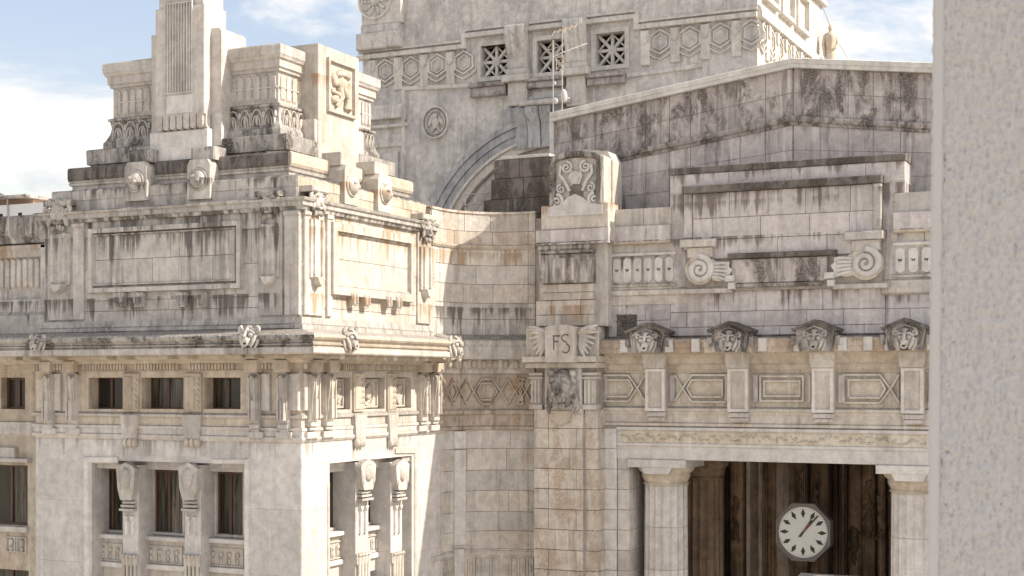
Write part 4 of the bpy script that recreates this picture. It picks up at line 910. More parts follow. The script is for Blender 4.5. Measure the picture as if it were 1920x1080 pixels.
# outer stepped surround
zt0, zt1 = mz(318,1260), mz(316,1260)
zo = mz(302, 1480)
so_ = put('attic_surround', MB().box(P0, P1, mz(545,1480), zo-.3, -1.3, .06, .02), 'travertine_pink', fac, MF)
put('surround_coping', MB().box(P0-.06, P1+.04, zo-.32, zo, -1.3, .16, .03), 'gable_dark', so_, MF)
ashlar(so_, MF, P0+.02, P1-.02, [mz(352,1480)+.02, zo-.33], 2.9, .02, .10, 'travertine_pink', seed=61)
# inner panel
I0, I1 = U(1284,.4), U(1653,.4); zi0, zi1 = mz(541,1480), mz(341,1470)
pn = put('attic_panel', MB().box(I0, I1, mz(543,1480), zi1-.12, .0, .26, .02), 'joint', fac, MF)
put('panel_coping', MB().box(I0-.08, I1+.05, zi1-.36, zi1, .0, .62, .04), 'gable_dark', pn, MF)
put('panel_stile', MB().box(I0, I0+.36, mz(470,1290), zi1-.36, .2, .52, .03), 'travertine_pink', pn, MF)
put('panel_stile', MB().box(I1-.36, I1, mz(455,1645), zi1-.36, .2, .52, .03), 'travertine_grey', pn, MF)
prow = [mz(y,1470) for y in (482,447,407,365)]+[zi1-.36]
ashlar(pn, MF, I0+.37, I1-.37, [mz(482,1470),mz(445,1470),mz(404,1470),zi1-.37], 2.0, .2, .36, 'travertine_pink', seed=62, jit=.15)
# plaque and ledge below it
L0, L1 = U(1372,.4), U(1551,.4)
put('ledge', MB().box(L0-.15, L1+.45, mz(484,1460), mz(474,1460), .2, .62, .04), 'gable_dark', pn, MF)
ashlar(pn, MF, L0, L1, [mz(530,1460), mz(484,1460)-.02], 2.2, .2, .46, 'gable_stone', seed=63, jit=.2)
put('plaque_foot', MB().box(L0+.2, L1-.25, mz(538,1460), mz(530,1460), .1, .42, .03), 'travertine_grime', pn, MF)
for a in (U(1370,.4), U(1556,.4)):
    put('peg', MB().box(a-.22,a+.22,mz(527,1460),mz(515,1460),.2,.64,.03).box(a-.10,a+.24,mz(541,1460),mz(528,1460),.2,.58,.03), 'travertine_white', pn, MF)
# volutes
for a, y, sg in ((1311,505,1),(1622,493,-1)):
    u, v = U(a,.6), MF.v(y, a, .6); rr = .78 if sg > 0 else .82
    b = put('volute_block', MB().box(u-.62, u+.62, v+.55, v+1.05, .1, .56, .04).box(u-.92,u+.80,v+1.05,v+1.42,.1,.72,.04), 'travertine', fac, MF)
    m = MB(); spiral(m, (u,v), rr*.80, .06, 2.1, math.pi*.5, .175, .9, sg if sg < 0 else -1*sg, .55, 60)
    o = put('volute', m, 'travertine_white', b, MF)
    put('volute_disc', MB().prism([(u+rr*.92*math.cos(k*math.pi/12), v+rr*.92*math.sin(k*math.pi/12)) for k in range(24)], .1, .52), 'travertine_cream', b, MF)
    m = MB(); x = lambda d: u+sg*d
    m.prism([(x(.55),v-.55),(x(.9),v-.62),(x(1.25),v-.52),(x(1.5),v-.66),(x(1.46),v-.30),(x(1.62),v-.05),(x(1.42),v+.10),(x(1.46),v+.36),(x(1.15),v+.24),(x(.85),v+.36),(x(.5),v+.55)], .1, .50, False, .9)
    for k in range(5):
        t = (k-2)/2; m.tube([(x(.62), v-.06+t*.30, .48),(x(1.0), v-.08+t*.34, .56),(x(1.40), v-.14+t*.42, .46)], [.09,.085,.05], 7)
    put('acanthus', m, 'travertine_white', b, MF)
    put('volute_base', MB().box(u-1.0,u+1.5*1,v-1.12,v-.88,.05,.4,.03) if sg > 0 else MB().box(u-1.5,u+1.0,v-1.12,v-.88,.05,.4,.03), 'travertine', b, MF)
put('grille_void', MB().box(U(1157),U(1194),mz(630,1175),mz(590,1175),-.1,.035,.01), 'gable_dark', fac, MF)
m = MB(); rg = random.Random(5); g0, g1, g2, g3 = U(1158), U(1193), mz(629,1175), mz(591,1175)
for k in range(70): m.ell((rg.uniform(g0,g1), rg.uniform(g2,g3), .04), (.05,.09,.03), 6, 4, rg.uniform(0,3), .3, k)
tag(put('pierced_grille', m, 'gable_dark', fac, MF), kind='stuff')
# ---- great pier with the winged shield
QW = 1.15
QF = Frame('F', YM-QW)
q = lambda y, px=1050: QF.v(y, px)
a0, a1 = QF.u(1001), QF.u(1093); b1 = QF.u(1119)
pier = put('great_pier', MB().box(a0+.02, b1-.05, 0, q(612), -QW-.2, -.22), 'joint', fac, QF)
rows = sorted([q(y) for y in range(803, 1420, 38)]+[q(768)]); rows = [0,2,3.5]+[r for r in rows if r > 5]
j1 = QF.u(1028); j2 = QF.u(1067); j3 = QF.u(1080)
ashlar(pier, QF, a0, a1, rows, 3, -.15, 0, 'travertine_pier', seed=71, cuts=[[a0,j1,j3,a1],[a0,j2,a1],[a0,j1,j3,a1],[a0,j1,a1]])
ashlar(pier, Frame('F', YM-QW+.14), a1+.03, b1, rows, 3, -.15, 0, 'travertine_pier', seed=72)
ashlar(pier, Frame('S', b1), YM-QW+.16, YM-.02, rows, 3, -.15, 0, 'travertine_pier', seed=73)
put('pier_groove', MB().box(a1-.05,a1+.07,0,q(775),-.3,-.06), 'joint', pier, QF)
# pilaster caps beside the lion head
for a, b in ((997,1017),(1096,1118)):
    u0, u1 = QF.u(a,-.2), QF.u(b,-.2)
    c = put('pier_cap', MB().box(u0,u1,q(768),q(704),-.6,-.08,.03).box(u0-.08,u1+.08,q(704),q(698),-.6,.0,.03).box(u0-.08,u1+.08,q(711),q(706),-.6,.0,.03).box(u0-.06,u1+.06,q(768),q(758),-.6,.02,.03), 'travertine_cream', pier, QF)
    for k in range(3): put('cap_reed', MB().ribbon([(u0+(u1-u0)*(k+.5)/3,q(756)),(u0+(u1-u0)*(k+.5)/3,q(713))], .12, -.08, .0), 'travertine_cream', c, QF)
put('head_block', MB().box(QF.u(1020,.2),QF.u(1088,.2),q(775),q(684),-.2,.12,.03), 'travertine', pier, QF)
lh = put('great_lion_head', GLION, 'travertine_grime', pier, QF, QF.u(1050,.5), q(730), .05, (1.75,1.95,1.5))
put('head_console', MB().prism([(QF.u(1024,.2),q(768)),(QF.u(1074,.2),q(768)),(QF.u(1070,.2),q(790)),(QF.u(1049,.2),q(800)),(QF.u(1030,.2),q(790))], 0, .22, False, .85), 'travertine_tan', pier, QF)
# cornice of the pier carrying shield and wings
c0, c1 = QF.u(986), QF.u(1123)
put('pier_cornice', MB().box(c0+.1,c1,q(690),q(680),-1.0,.28,.03).box(c0,c1+.05,q(679.5),q(668),-1.0,.5,.03).box(c0+.05,c1-.1,q(668),q(614),-1.0,.10,.03), 'travertine_cream', pier, QF)
s0, s1 = QF.u(1022,.75), QF.u(1077,.75); sv0, sv1 = q(680), q(612); cu = (s0+s1)/2
sh_ = put('shield', MB().prism([(s0,sv0),(s1,sv0),(s1,sv1-.05),(cu+.4,sv1+.03),(cu,sv1+.06),(cu-.4,sv1+.03),(s0,sv1-.05)], .1, .75), 'travertine', pier, QF)
# letters F S cut into the shield
le = MB(); fu = s0+(s1-s0)*.30; fv0, fv1 = sv0+(sv1-sv0)*.34, sv0+(sv1-sv0)*.74; lw = .085
le.ribbon([(fu,fv0),(fu,fv1)], lw, .74, .758); le.ribbon([(fu-.06,fv1-.03),(fu+.36,fv1-.03)], lw, .74, .757); le.ribbon([(fu,(fv0*.42+fv1*.58)),(fu+.24,(fv0*.42+fv1*.58))], lw, .74, .759)
scx = s0+(s1-s0)*.70; hh = fv1-fv0; pts = []
for k in range(25):
    t = k/24
    if t <= .5: a = R(40)+R(230)*(t/.5); pts.append((scx+.20*math.cos(a), fv1-hh*.16+hh*.24*math.sin(a)-.02))
    else: a = R(90)-R(230)*((t-.5)/.5); pts.append((scx+.20*math.cos(a), fv0+hh*.16+hh*.30*math.sin(a)-.04))
le.ribbon(pts, lw, .74, .758); put('letters', le, 'gable_dark', sh_, QF)
for sg, ur in ((-1, s0), (1, s1)):
    wg = put('wing_plate', MB().box(ur+min(0,sg*1.02),ur+max(0,sg*1.02),sv0+.1,sv1-.1,.1,.22,.03), 'travertine_cream', pier, QF)
    for k in range(7):
        t = k/6; a = R(14-78*t); ln = 1.02-.25*t
        st = (ur+sg*.08, sv1-.30-.55*t, .34); en = (ur+sg*(.08+ln*math.cos(a)), sv1-.30-.55*t+ln*math.sin(a)*.95+.08*(1-t), .46)
        md = tuple((x+y)/2 for x, y in zip(st, en)); md = (md[0], md[1]+.05, md[2]+.10)
        put('feather', MB().tube([st, md, en], [.10,.125,.045], 8, .7), 'travertine_pier' if k == 1 else 'travertine', wg, QF)
    put('wing_arm', MB().tube([(ur+sg*.06,sv1-.35,.36),(ur+sg*.35,sv1-.18,.48),(ur+sg*.98,sv1-.16,.42)], [.13,.14,.07], 8, .8), 'travertine', wg, QF)
# upper pier: stepped blocks, fluted block, acroterion
ub0, ub1 = QF.u(1003), QF.u(1122)
ashlar(pier, QF, ub0, ub1-.25, [q(612)+.02, q(590), q(563)], 1.4, -.9, -.12, 'travertine_cream', seed=75)
ashlar(pier, QF, ub0+.25, ub1-.35, [q(563)+.01, q(548), q(532)], 1.7, -.9, -.16, 'travertine_cream', seed=76)
put('pier_back', MB().box(ub0, QF.u(1141,-.6), q(612), q(456), -1.6, -.5, .03), 'travertine', pier, QF)
fb0, fb1 = QF.u(1014), QF.u(1110); 
fbk = put('fluted_block', MB().box(fb0,fb1,q(531),q(476),-.7,.04,.03).box(fb0-.06,fb1+.06,q(476)+.01,q(470),-.7,.16,.03).prism([(fb0,q(531)),(fb0+.42,q(531)),(fb0+.42,q(478)),(fb0-.04,q(478))], 0, .14).prism([(fb1-.55,q(531)),(fb1,q(531)),(fb1+.04,q(478)),(fb1-.55,q(478))], 0, .14), 'travertine_grime', pier, QF)
for k in range(3):
    c = QF.u(1040+k*17.5); put('flute', MB().prism([(c-.17,q(530)+.1),(c,q(530)),(c+.15,q(530)+.1),(c+.15,q(484)),(c-.15,q(484))], .03, .07), 'joint', fbk, QF); put('drop', MB().tube([(c,q(486),.06),(c,q(512),.09),(c,q(526),.06)],[.05,.10,.06],7), 'travertine_pink', fbk, QF)
put('pier_block', MB().box(QF.u(1004),QF.u(1141),q(455),q(430),-1.4,.0,.03).box(QF.u(1004)-.03,QF.u(1141)+.04,q(459),q(455),-1.4,.08,.02), 'travertine_pink', pier, QF)
put('pier_block', MB().box(QF.u(1008),QF.u(1104),q(470),q(459),-1.0,-.06,.02), 'travertine_grey', pier, QF)
put('pier_block', MB().box(QF.u(1013),QF.u(1139),q(430)+.01,q(384),-1.4,-.1,.03), 'travertine_cream', pier, QF)
# acroterion
t0, t1 = QF.u(1030,-.1), QF.u(1128,-.1); tc_ = (t0+t1)/2; tv0, tv1 = q(386), q(296); th = (t1-t0)/2
pts = [(t0,tv0),(t1,tv0),(t1,tv1)]+[(tc_+th*.96*math.cos(math.pi*k/10), tv1+.30*math.sin(math.pi*k/10)) for k in range(1,10)]+[(t0,tv1)]
ac = put('acroterion', MB().prism(pts, -1.35, -.28), 'travertine_cream', pier, QF)
put('acroterion_rim', MB().ribbon([(t0+.14,tv0),(t0+.14,tv1-.12)]+[(tc_-th*.86*math.cos(math.pi*k/10), tv1-.12+.28*math.sin(math.pi*k/10)) for k in range(1,10)]+[(t1-.14,tv1-.12),(t1-.14,tv0)], .34, -.3, -.02), 'travertine_grime', ac, QF)
m = MB(); vh = tv1-tv0
for sg in (-1,1):
    spiral(m, (tc_+sg*.50, tv0+vh*.80), .30, .04, 1.7, math.pi*(.5), .085, 1, sg, -.18, 36)
    spiral(m, (tc_+sg*.78, tv0+vh*.36), .24, .04, 1.5, math.pi*.5, .075, 1, -sg, -.18, 30)
    spiral(m, (tc_+sg*.98, tv0+vh*.10), .34, .04, 1.8, math.pi*.5, .10, 1, sg, -.12, 36)
    m.tube([(tc_+sg*.80,tv0+vh*.84,-.2),(tc_+sg*.86,tv0+vh*.66,-.16),(tc_+sg*.58,tv0+vh*.52,-.14),(tc_+sg*.34,tv0+vh*.30,-.18)], .09, 7)
    m.tube([(tc_+sg*.22,tv0+vh*.74,-.2),(tc_+sg*.30,tv0+vh*.58,-.14),(tc_+sg*.12,tv0+vh*.45,-.2)], .07, 7)
for k in range(5):
    t = (k-2)*.32; m.tube([(tc_,tv0+vh*.45,-.2),(tc_+.4*math.sin(t),tv0+vh*.45+.62*math.cos(t),-.14)], [.05,.10], 7)
put('scroll_relief', m, 'travertine_white', ac, QF)
put('shell_niche', MB().prism([(tc_-.34,tv0+.1),(tc_+.34,tv0+.1)]+[(tc_+.34*math.cos(math.pi*k/8), tv0+vh*.32+.34*math.sin(math.pi*k/8)) for k in range(9)], -.3, -.22), 'gable_dark', ac, QF)
put('acroterion_foot', MB().prism([(t0-.1,tv0-.5),(t1+.1,tv0-.5),(t1+.06,tv0-.04),(tc_+.8,tv0+.05),(tc_+.42,tv0+.35),(tc_,tv0+.55),(tc_-.42,tv0+.35),(tc_-.8,tv0+.05),(t0-.06,tv0-.04)], -1.3, -.02), 'travertine_white', ac, QF)
put('acroterion_back', MB().prism([(QF.u(1041,-1.4),tv0-.4),(QF.u(1149,-1.4),tv0-.4),(QF.u(1149,-1.4),tv1-.1),(QF.u(1140,-1.4),tv1+.38),(QF.u(1100,-1.4),tv1+.55),(QF.u(1060,-1.4),tv1+.36),(QF.u(1041,-1.4),tv1)], -2.6, -1.36), 'travertine_cream', ac, QF)
# dark stepped blocks on the roof behind the curve
SF = Frame('F', YM+.6)
stp = thing('stepped_block_pile', 'dark lichened stone steps beside the scrolled acroterion', 'stone steps', (SF.u(970), YM+1.5, 28))
for i, (a, b, y0, y1) in enumerate(((926,1040,296,333),(921,1040,333,372),(908,1040,372,401))):
    u0, u1, v0, v1 = SF.rect(a,y0,b,y1); xs = [u0, u0+(u1-u0)*(.42+.1*(i%2)), u1]
    for k in range(2): stone_block(stp, SF, xs[k]+.01, xs[k+1]-.01, v0+.01, v1-.01, -2.2, .05*i, 'gable_dark', .03)
u0, u1, v0, v1 = SF.rect(940,291,1030,296); put('cap', MB().box(u0,u1,v0,v1+.02,-2.2,.0,.02), 'travertine_white', stp, SF)
# ---- columns under the lintel
CF = Frame('F', YM+1.35)
def column(fr, u, r, ztop, parent, mat='column_stone', mat_ab='travertine_white', name='column'):
    o = None; ab = ztop
    flute = lambda t, v: 1-.075*abs(math.sin(t*9))**.7
    hcap = 1.25
    zt = ab-hcap
    drums = [0]; z = zt
    hs = []
    while z > 2: hs.append(z); z -= 2.05
    hs.append(0.0)
    prof_r = lambda v: r*(1+.10*(1-v/zt))
    root = put(name, MB().lathe([(r*1.0,zt-.02),(r*1.06,zt+.0),(r*1.08,zt+.06),(r*1.0,zt+.10),(r*1.04,zt+.18),(r*1.12,zt+.32),(r*1.16,zt+.45),(r*1.12,zt+.52),(r*1.28,zt+.66),(r*1.34,zt+.80),(r*1.34,zt+.86),(r*.6,zt+.87)], 40), mat if mat == 'inner_column' else 'travertine_tan', parent, fr, u, 0, 0)
    for i in range(len(hs)-1):
        z1, z0 = hs[i]-.006, hs[i+1]+.006
        put('drum', MB().lathe([(prof_r(z0)-.015,z0),(prof_r(z0+.02),z0+.02),(prof_r(z1-.02),z1-.02),(prof_r(z1)-.015,z1)], 126, (0,0), rf=flute, smooth=False), mat, root, fr, u, 0, 0)
    put('core', MB().lathe([(r*.93,0),(r*.92,zt)], 24), 'joint', root, fr, u, 0, 0)
    h = r*1.42
    put('abacus', MB().box(-h,h,ab-.40,ab-.002,-h,h,.03).prism([(-h*.42,ab-.70),(h*.42,ab-.70),(h*.52,ab-.40),(-h*.52,ab-.40)], -h*.98, h*.985), mat_ab, root, fr, u, 0, 0)
    return root
rcol = 1.03
cu0, cu1 = CF.u(1249), CF.u(1715)
dc = cu1-cu0
for u in (cu0, cu1, cu1+dc): column(CF, u, rcol, ZL, fac)
BFr = Frame('F', YM+6.2)
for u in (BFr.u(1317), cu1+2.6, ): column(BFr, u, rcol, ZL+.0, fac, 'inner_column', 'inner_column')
# ---- portico interior
prt = thing('portico_interior', 'dark brown coffered portico interior with vertical mouldings behind the clock', 'interior', (-14, YM+8, 0))
IB = YM+10.5; IFr = Frame('F', IB)
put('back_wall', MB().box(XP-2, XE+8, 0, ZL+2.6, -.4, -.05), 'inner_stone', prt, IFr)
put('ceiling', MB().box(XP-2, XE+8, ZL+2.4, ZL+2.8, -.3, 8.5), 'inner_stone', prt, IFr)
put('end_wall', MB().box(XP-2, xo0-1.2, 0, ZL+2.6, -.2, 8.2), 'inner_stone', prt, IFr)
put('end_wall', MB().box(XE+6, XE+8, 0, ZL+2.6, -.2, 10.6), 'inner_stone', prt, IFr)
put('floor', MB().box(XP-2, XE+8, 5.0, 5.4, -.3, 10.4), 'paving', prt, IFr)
rg = random.Random(77); u = IFr.u(1230)
while u < XE+5:
    wd = rg.choice((.12,.16,.22,.34,.5,.7)); d = rg.choice((.08,.2,.4,.8,1.1))*rg.uniform(.8,1.2)
    m = MB(); m.box(u, u+wd, 5.4, ZL+2.4, -.05, d, min(.08,wd*.3))
    o = put('moulding', m, 'travertine_brown' if (u < IFr.u(1460) and rg.random() < .4) else 'inner_stone', prt, IFr)
    if rg.random() < .5 and wd > .14:
        m = MB(); v = ZL-rg.uniform(.6,4.0); n = rg.randint(8,16)
        m.tube([(u+wd*.5+rg.uniform(-.10,.10), v-.22*k, d) for k in range(n)], [rg.uniform(.07,.24) for k in range(n)], 8)
        for k in range(n): m.ell((u+wd*.5+rg.uniform(-.22,.22), v-.22*k, d), (rg.uniform(.05,.13),rg.uniform(.08,.2),.14), 7, 5, rg.uniform(-.6,.6), .4, k)
        put('carved_drop', m, 'inner_stone', o, IFr)
    u += wd+rg.choice((.03,.08,.2,.45))
# ---- the clock
KF = Frame('F', YM+4.2)
ku, kv = KF.u(1506), KF.v(998, 1506); kr = 1.24*KF.u(1506)/KF.u(1506)
kr = (KF.u(1559)-KF.u(1453))/2
clk = thing('clock', 'octagonal station clock with white dial hanging in the dark portico', 'clock', (ku, YM+4.2, kv))
oc = [(ku+kr*1.045*math.cos(R(22.5+45*k)), kv+kr*1.10*math.sin(R(22.5+45*k))) for k in range(8)]
put('case', MB().prism(oc, -.55, .0), 'clock_case', clk, KF)
put('rim', MB().ribbon([(ku+(p[0]-ku)*.965, kv+(p[1]-kv)*.965) for p in oc], .09, -.02, .06, True), 'clock_case', clk, KF)
dr = kr*.86
dial = put('dial', MB().prism([(ku+dr*math.cos(k*math.pi/32), kv+dr*1.03*math.sin(k*math.pi/32)) for k in range(64)], -.02, .03), 'clock_face', clk, KF)
for k in range(12):
    a = R(90-30*k); d1, d2, dm, hw = dr*.98, dr*.58, dr*.77, dr*.09
    ca, sa = math.cos(a), math.sin(a); put('hour_mark', MB().prism([(ku+d1*ca,kv+d1*sa),(ku+dm*ca-hw*sa,kv+dm*sa+hw*ca),(ku+d2*ca,kv+d2*sa),(ku+dm*ca+hw*sa,kv+dm*sa-hw*ca)], .03, .038), 'clock_black', dial, KF)
m = MB()
for k in range(60):
    if k % 5 == 0: continue
    a = R(6*k); m.ribbon([(ku+dr*.985*math.cos(a),kv+dr*.985*math.sin(a)),(ku+dr*.94*math.cos(a),kv+dr*.94*math.sin(a))], .022, .03, .036)
tag(put('minute_marks', m, 'clock_black', dial, KF), kind='stuff')
def hand(name, deg, ln, tail, wd, w, mat='clock_black'):
    a = R(90-deg); ca, sa = math.cos(a), math.sin(a); put(name, MB().ribbon([(ku-tail*ca,kv-tail*sa),(ku+ln*ca,kv+ln*sa)], wd, w, w+.02, False, .05), mat, clk, KF)
hand('hour_hand', 34, dr*.62, dr*.22, .10, .05); hand('minute_hand', 41.5, dr*.93, dr*.24, .075, .08); hand('hand_stripe', 36, dr*.45, -dr*.05, .045, .105, 'clock_red')
put('hanger', MB().tube([(ku,kv+kr*.9,-.3),(ku,ZL+2.4,-.3)], .045, 8), 'clock_black', clk, KF)
# pale canopy top just under the clock
KN = Frame('F', YM+3.2); u, v = KN.u(1556), KN.v(1077, 1556)
can = thing('canopy', 'top of a pale curved canopy peeking in below the clock', 'canopy', (u, YM+3.2, 5.4))
put('roof', MB().extr([(-1.2,v-.35),(-.6,v-.1),(0,v),(.6,v-.1),(1.2,v-.35),(1.2,v-.45),(-1.2,v-.45)], u-1.4, u+1.4).prism([(u-1.4,v-.4),(u-.9,v-.06),(u-.35,v+.07),(u+.35,v+.07),(u+.9,v-.02),(u+1.4,v-.3)], .9, 1.0), 'metal_light', can, KN)
for s in (-1.2,1.2): put('post', MB().tube([(u+s,5.4,0),(u+s,v-.4,0)], .06, 8), 'metal_light', can, KN)
# ------------------------------------------------------------------ gabled hall behind the attic
YG = YM+2.6; GF = Frame('F', YG)
gul, gur = GF.u(1036), GF.u(1488); gvl, gvr = GF.v(229,1036), GF.v(128,1488)
gue = gur+(gur-gul); sl_ = (gvr-gvl)/(gur-gul)
roofz = lambda u: gvr-sl_*abs(u-gur)
gab = thing('gabled_hall', 'low gabled hall of dark streaked stone under a pale metal roof edge', 'building', (gur, YG+8, 0))
gbot = GF.v(402, 1200)
put('wall_core', MB().prism([(gul,18),(gue,18),(gue,gvl-.1),(gur,gvr-.1),(gul,gvl-.1)], -14, -.045), 'gable_joint', gab, GF)
ml, mr_ = GF.v(300,1150), GF.v(229,1478); msl = (mr_-ml)/(gur-GF.u(1150)); mouldz = lambda u: mr_-msl*abs(u-gur)
rg = random.Random(90); u = gul
while u < gue-.1:
    n = min(u+rg.uniform(1.05,1.45), gue)
    if u < gur < n: n = gur
    for lo, hi, k, mt in ((lambda x: mouldz(x)+.25, lambda x: roofz(x)-.02, 2, 'gable_stone'), (lambda x: gbot, mouldz, 3, 'gable_light')):
        for j in range(k):
            a, b = j/k, (j+1)/k
            P = lambda x, t: lo(x)*(1-t)+hi(x)*t
            w_ = rg.uniform(-.012,.012); x0, x1 = u+.018, n-.018
            if P(x0,b)-P(x0,a) < .1: continue
            put('stone', MB().prism([(x0,P(x0,a)+.011),(x1,P(x1,a)+.011),(x1,P(x1,b)-.011),(x0,P(x0,b)-.011)], -.06, w_), mt, gab, GF)
    u = n
m = MB()
def rake(z, prof):
    for a, b in ((gul, gur), (gur, gue)):
        n = len(prof); vs = [(a, z(a)+v, w) for w, v in prof]+[(b, z(b)+v, w) for w, v in prof]
        m.add(vs, [(i, n+i, n+i+1, i+1) for i in range(n-1)]+[tuple(range(n)), tuple(range(n,2*n))[::-1]])
rake(mouldz, [(-.1,-.16),(.06,-.16),(.10,-.05),(.20,.02),(.24,.14),(.24,.26),(-.1,.34)])
put('raking_moulding', m, 'gable_stone', gab, GF)
m = MB(); rake(roofz, [(.0,-.02),(.32,-.02),(.34,.16),(.38,.18),(.40,.40),(.30,.44),(-14,.46),(-14,.2),(0,.2)])
put('roof', m, 'roof_metal', gab, GF)
put('corner_board', MB().box(gul-.12, gul+.10, gbot, gvl+.2, -.3, .12, .02), 'roof_metal', gab, GF)
# flat roof behind the curved wall and pier
put('flat_roof', MB().box(fx(800,YM), gul+2, nz_(404)-.9, nz_(404)-.5, -14, 2.4), 'roof_metal', gab, GF)
# ------------------------------------------------------------------ great arched hall beyond
YH = YM+27; AF = Frame('F', YH)
hx0, hx1 = AF.u(680), AF.u(1420); AS = Frame('S', hx1)
hz1 = AS.v(2, 1530); hz0 = 10
hall = thing('arched_hall', 'tall grey stucco hall with great arch, pierced windows and hexagon frieze', 'building', ((hx0+hx1)/2, YH+8, 0))
hv = lambda y, px=1034: AF.v(y, px); hu = AF.u
acu, acv = hu(1040), hv(505, 1040); sc_ = dep(hu(950), YH)/FOC
AR = 286*sc_
# wall face with the arch cut out
m = MB(); N = 40
arcp = lambda r, n=N: [(acu+r*math.cos(math.pi-math.pi*k/n), acv+r*math.sin(math.pi-math.pi*k/n)) for k in range(n+1)]
A = arcp(AR*.80)
left = [(hx0,hz0),(A[0][0],hz0)]+A[:N//2+1]+[(acu,hz1),(hx0,hz1)]
right = [(acu,hz1)]+A[N//2:]+[(A[-1][0],hz0),(hx1,hz0),(hx1,hz1)]
wins = [(903,952,85,143),(1008,1060,75,135),(1118,1172,62,122)]
# the wall is three tiers: below the windows (with arch), the window belt, above
wv0, wv1 = hv(140,1034), hv(71,1034)
wz = [AF.rect(a,y0,b,y1) for a, b, y0, y1 in wins]
wv0 = min(w[2] for w in wz); wv1 = max(w[3] for w in wz)
left = [(hx0,hz0),(A[0][0],hz0)]+A[:N//2+1]+[(acu,wv0),(hx0,wv0)]
right = [(acu,wv0)]+A[N//2:]+[(A[-1][0],hz0),(hx1,hz0),(hx1,wv0)]
put('wall', MB().prism(left, -1.2, 0), 'stucco_grey', hall, AF); put('wall', MB().prism(right, -1.2, 0), 'stucco_grey', hall, AF)
put('wall', MB().wall(hx0, hx1, wv0, wv1, [(w[0],w[1],wv0,wv1) for w in wz], 0, -1.2), 'stucco_grey', hall, AF)
put('wall', MB().box(hx0, hx1, wv1, hz1, -1.2, 0), 'stucco_grey', hall, AF)
put('core', MB().box(hx0+.4, hx1-1.3, hz0, hz1-.5, -20, -6), 'stucco_grey', hall, AF)
# archivolt rings
for r0, r1, w0, w1, mt in ((1.0,.966,0,.46,'stucco_blue'),(.963,.915,0,.34,'stucco_blue'),(.912,.868,0,.24,'stucco_blue'),(.866,.85,0,.36,'stucco_trim'),(.847,.80,-.8,.16,'stucco_trim'),(.798,.765,-2.4,-.5,'travertine_white')):
    o = arcp(AR*r0); i_ = arcp(AR*r1); m = MB(); vs = [(x,y,w) for x, y in o for w in (w0,w1)]+[(x,y,w) for x, y in i_ for w in (w0,w1)]; n2 = 2*(N+1)
    for k in range(N): m.add([vs[2*k],vs[2*k+1],vs[2*k+2],vs[2*k+3],vs[n2+2*k],vs[n2+2*k+1],vs[n2+2*k+2],vs[n2+2*k+3]], [(1,3,7,5),(0,2,3,1),(5,7,6,4),(0,4,6,2)])
    put('archivolt', m, mt, hall, AF)
put('arch_jamb', MB().box(acu-AR, acu-AR*.8, hz0, acv, -.2, .3, .05), 'stucco_grey', hall, AF)
put('lunette', MB().prism(arcp(AR*.78)[::1], -3.2, -2.6), 'travertine_white', hall, AF)
for k in range(1, 12):
    a = math.pi*k/12; put('glazing_bar', MB().ribbon([(acu+AR*.2*math.cos(a),acv+AR*.2*math.sin(a)),(acu+AR*.76*math.cos(a),acv+AR*.76*math.sin(a))], .22, -2.6, -2.4), 'metal_rail', hall, AF)
# keystone: reeded console
for a, b, w_ in ((955,972,.5),(974,994,.9),(996,1018,1.1),(1020,1040,.9),(1042,1060,.6)):
    u0, u1 = hu(a), hu(b); v1, v0 = hv(205-(a-955)*.13, a), hv(283-(a-955)*.1, a); m = MB()
    m.extr([(0,v0),(w_*.45,v0),(w_*.55,v0+.5*(v1-v0)),(w_,v0+.8*(v1-v0)),(w_,v1-.2),(w_*.7,v1),(0,v1)], u0, u1); put('keystone', m, 'stucco_blue', hall, AF)
put('keystone_cap', MB().box(hu(985),hu(1075),hv(200,1030),hv(190,1030),0,1.2,.1).box(hu(1000),hu(1062),hv(190,1030),hv(183,1030),0,.9,.1), 'stucco_grey', hall, AF)
# pierced windows
for (a, b, c, d) in wz:
    g = put('pierced_window', MB().ring(a-.35, b+.35, c-.35, d+.35, .36, -.8, .14, .15), 'stucco_trim', hall, AF)
    put('void', MB().box(a-.1,b+.1,c-.1,d+.1,-1.6,-1.0), 'dark_void', g, AF)
    cx, cy, x, y = (a+b)/2, (c+d)/2, (b-a)/2, (d-c)/2
    for k in range(4):
        pts = (((a,c),(b,d)),((a,d),(b,c)),((cx,c),(cx,d)),((a,cy),(b,cy)))[k]; put('bar', MB().ribbon(list(pts), .23, -.55+.005*k, -.30-.008*k, False, .1), 'stucco_trim', g, AF)
    for sx_ in (-1,1):
        for sy_ in (-1,1): put('bar', MB().ribbon([(cx+sx_*x*.0,cy+sy_*y),(cx+sx_*x,cy)], .13, -.52, -.36), 'stucco_trim', g, AF)
    put('hub', MB().prism([(cx+.34*math.cos(k*math.pi/4),cy+.34*math.sin(k*math.pi/4)) for k in range(8)], -.55, -.27), 'stucco_trim', g, AF)
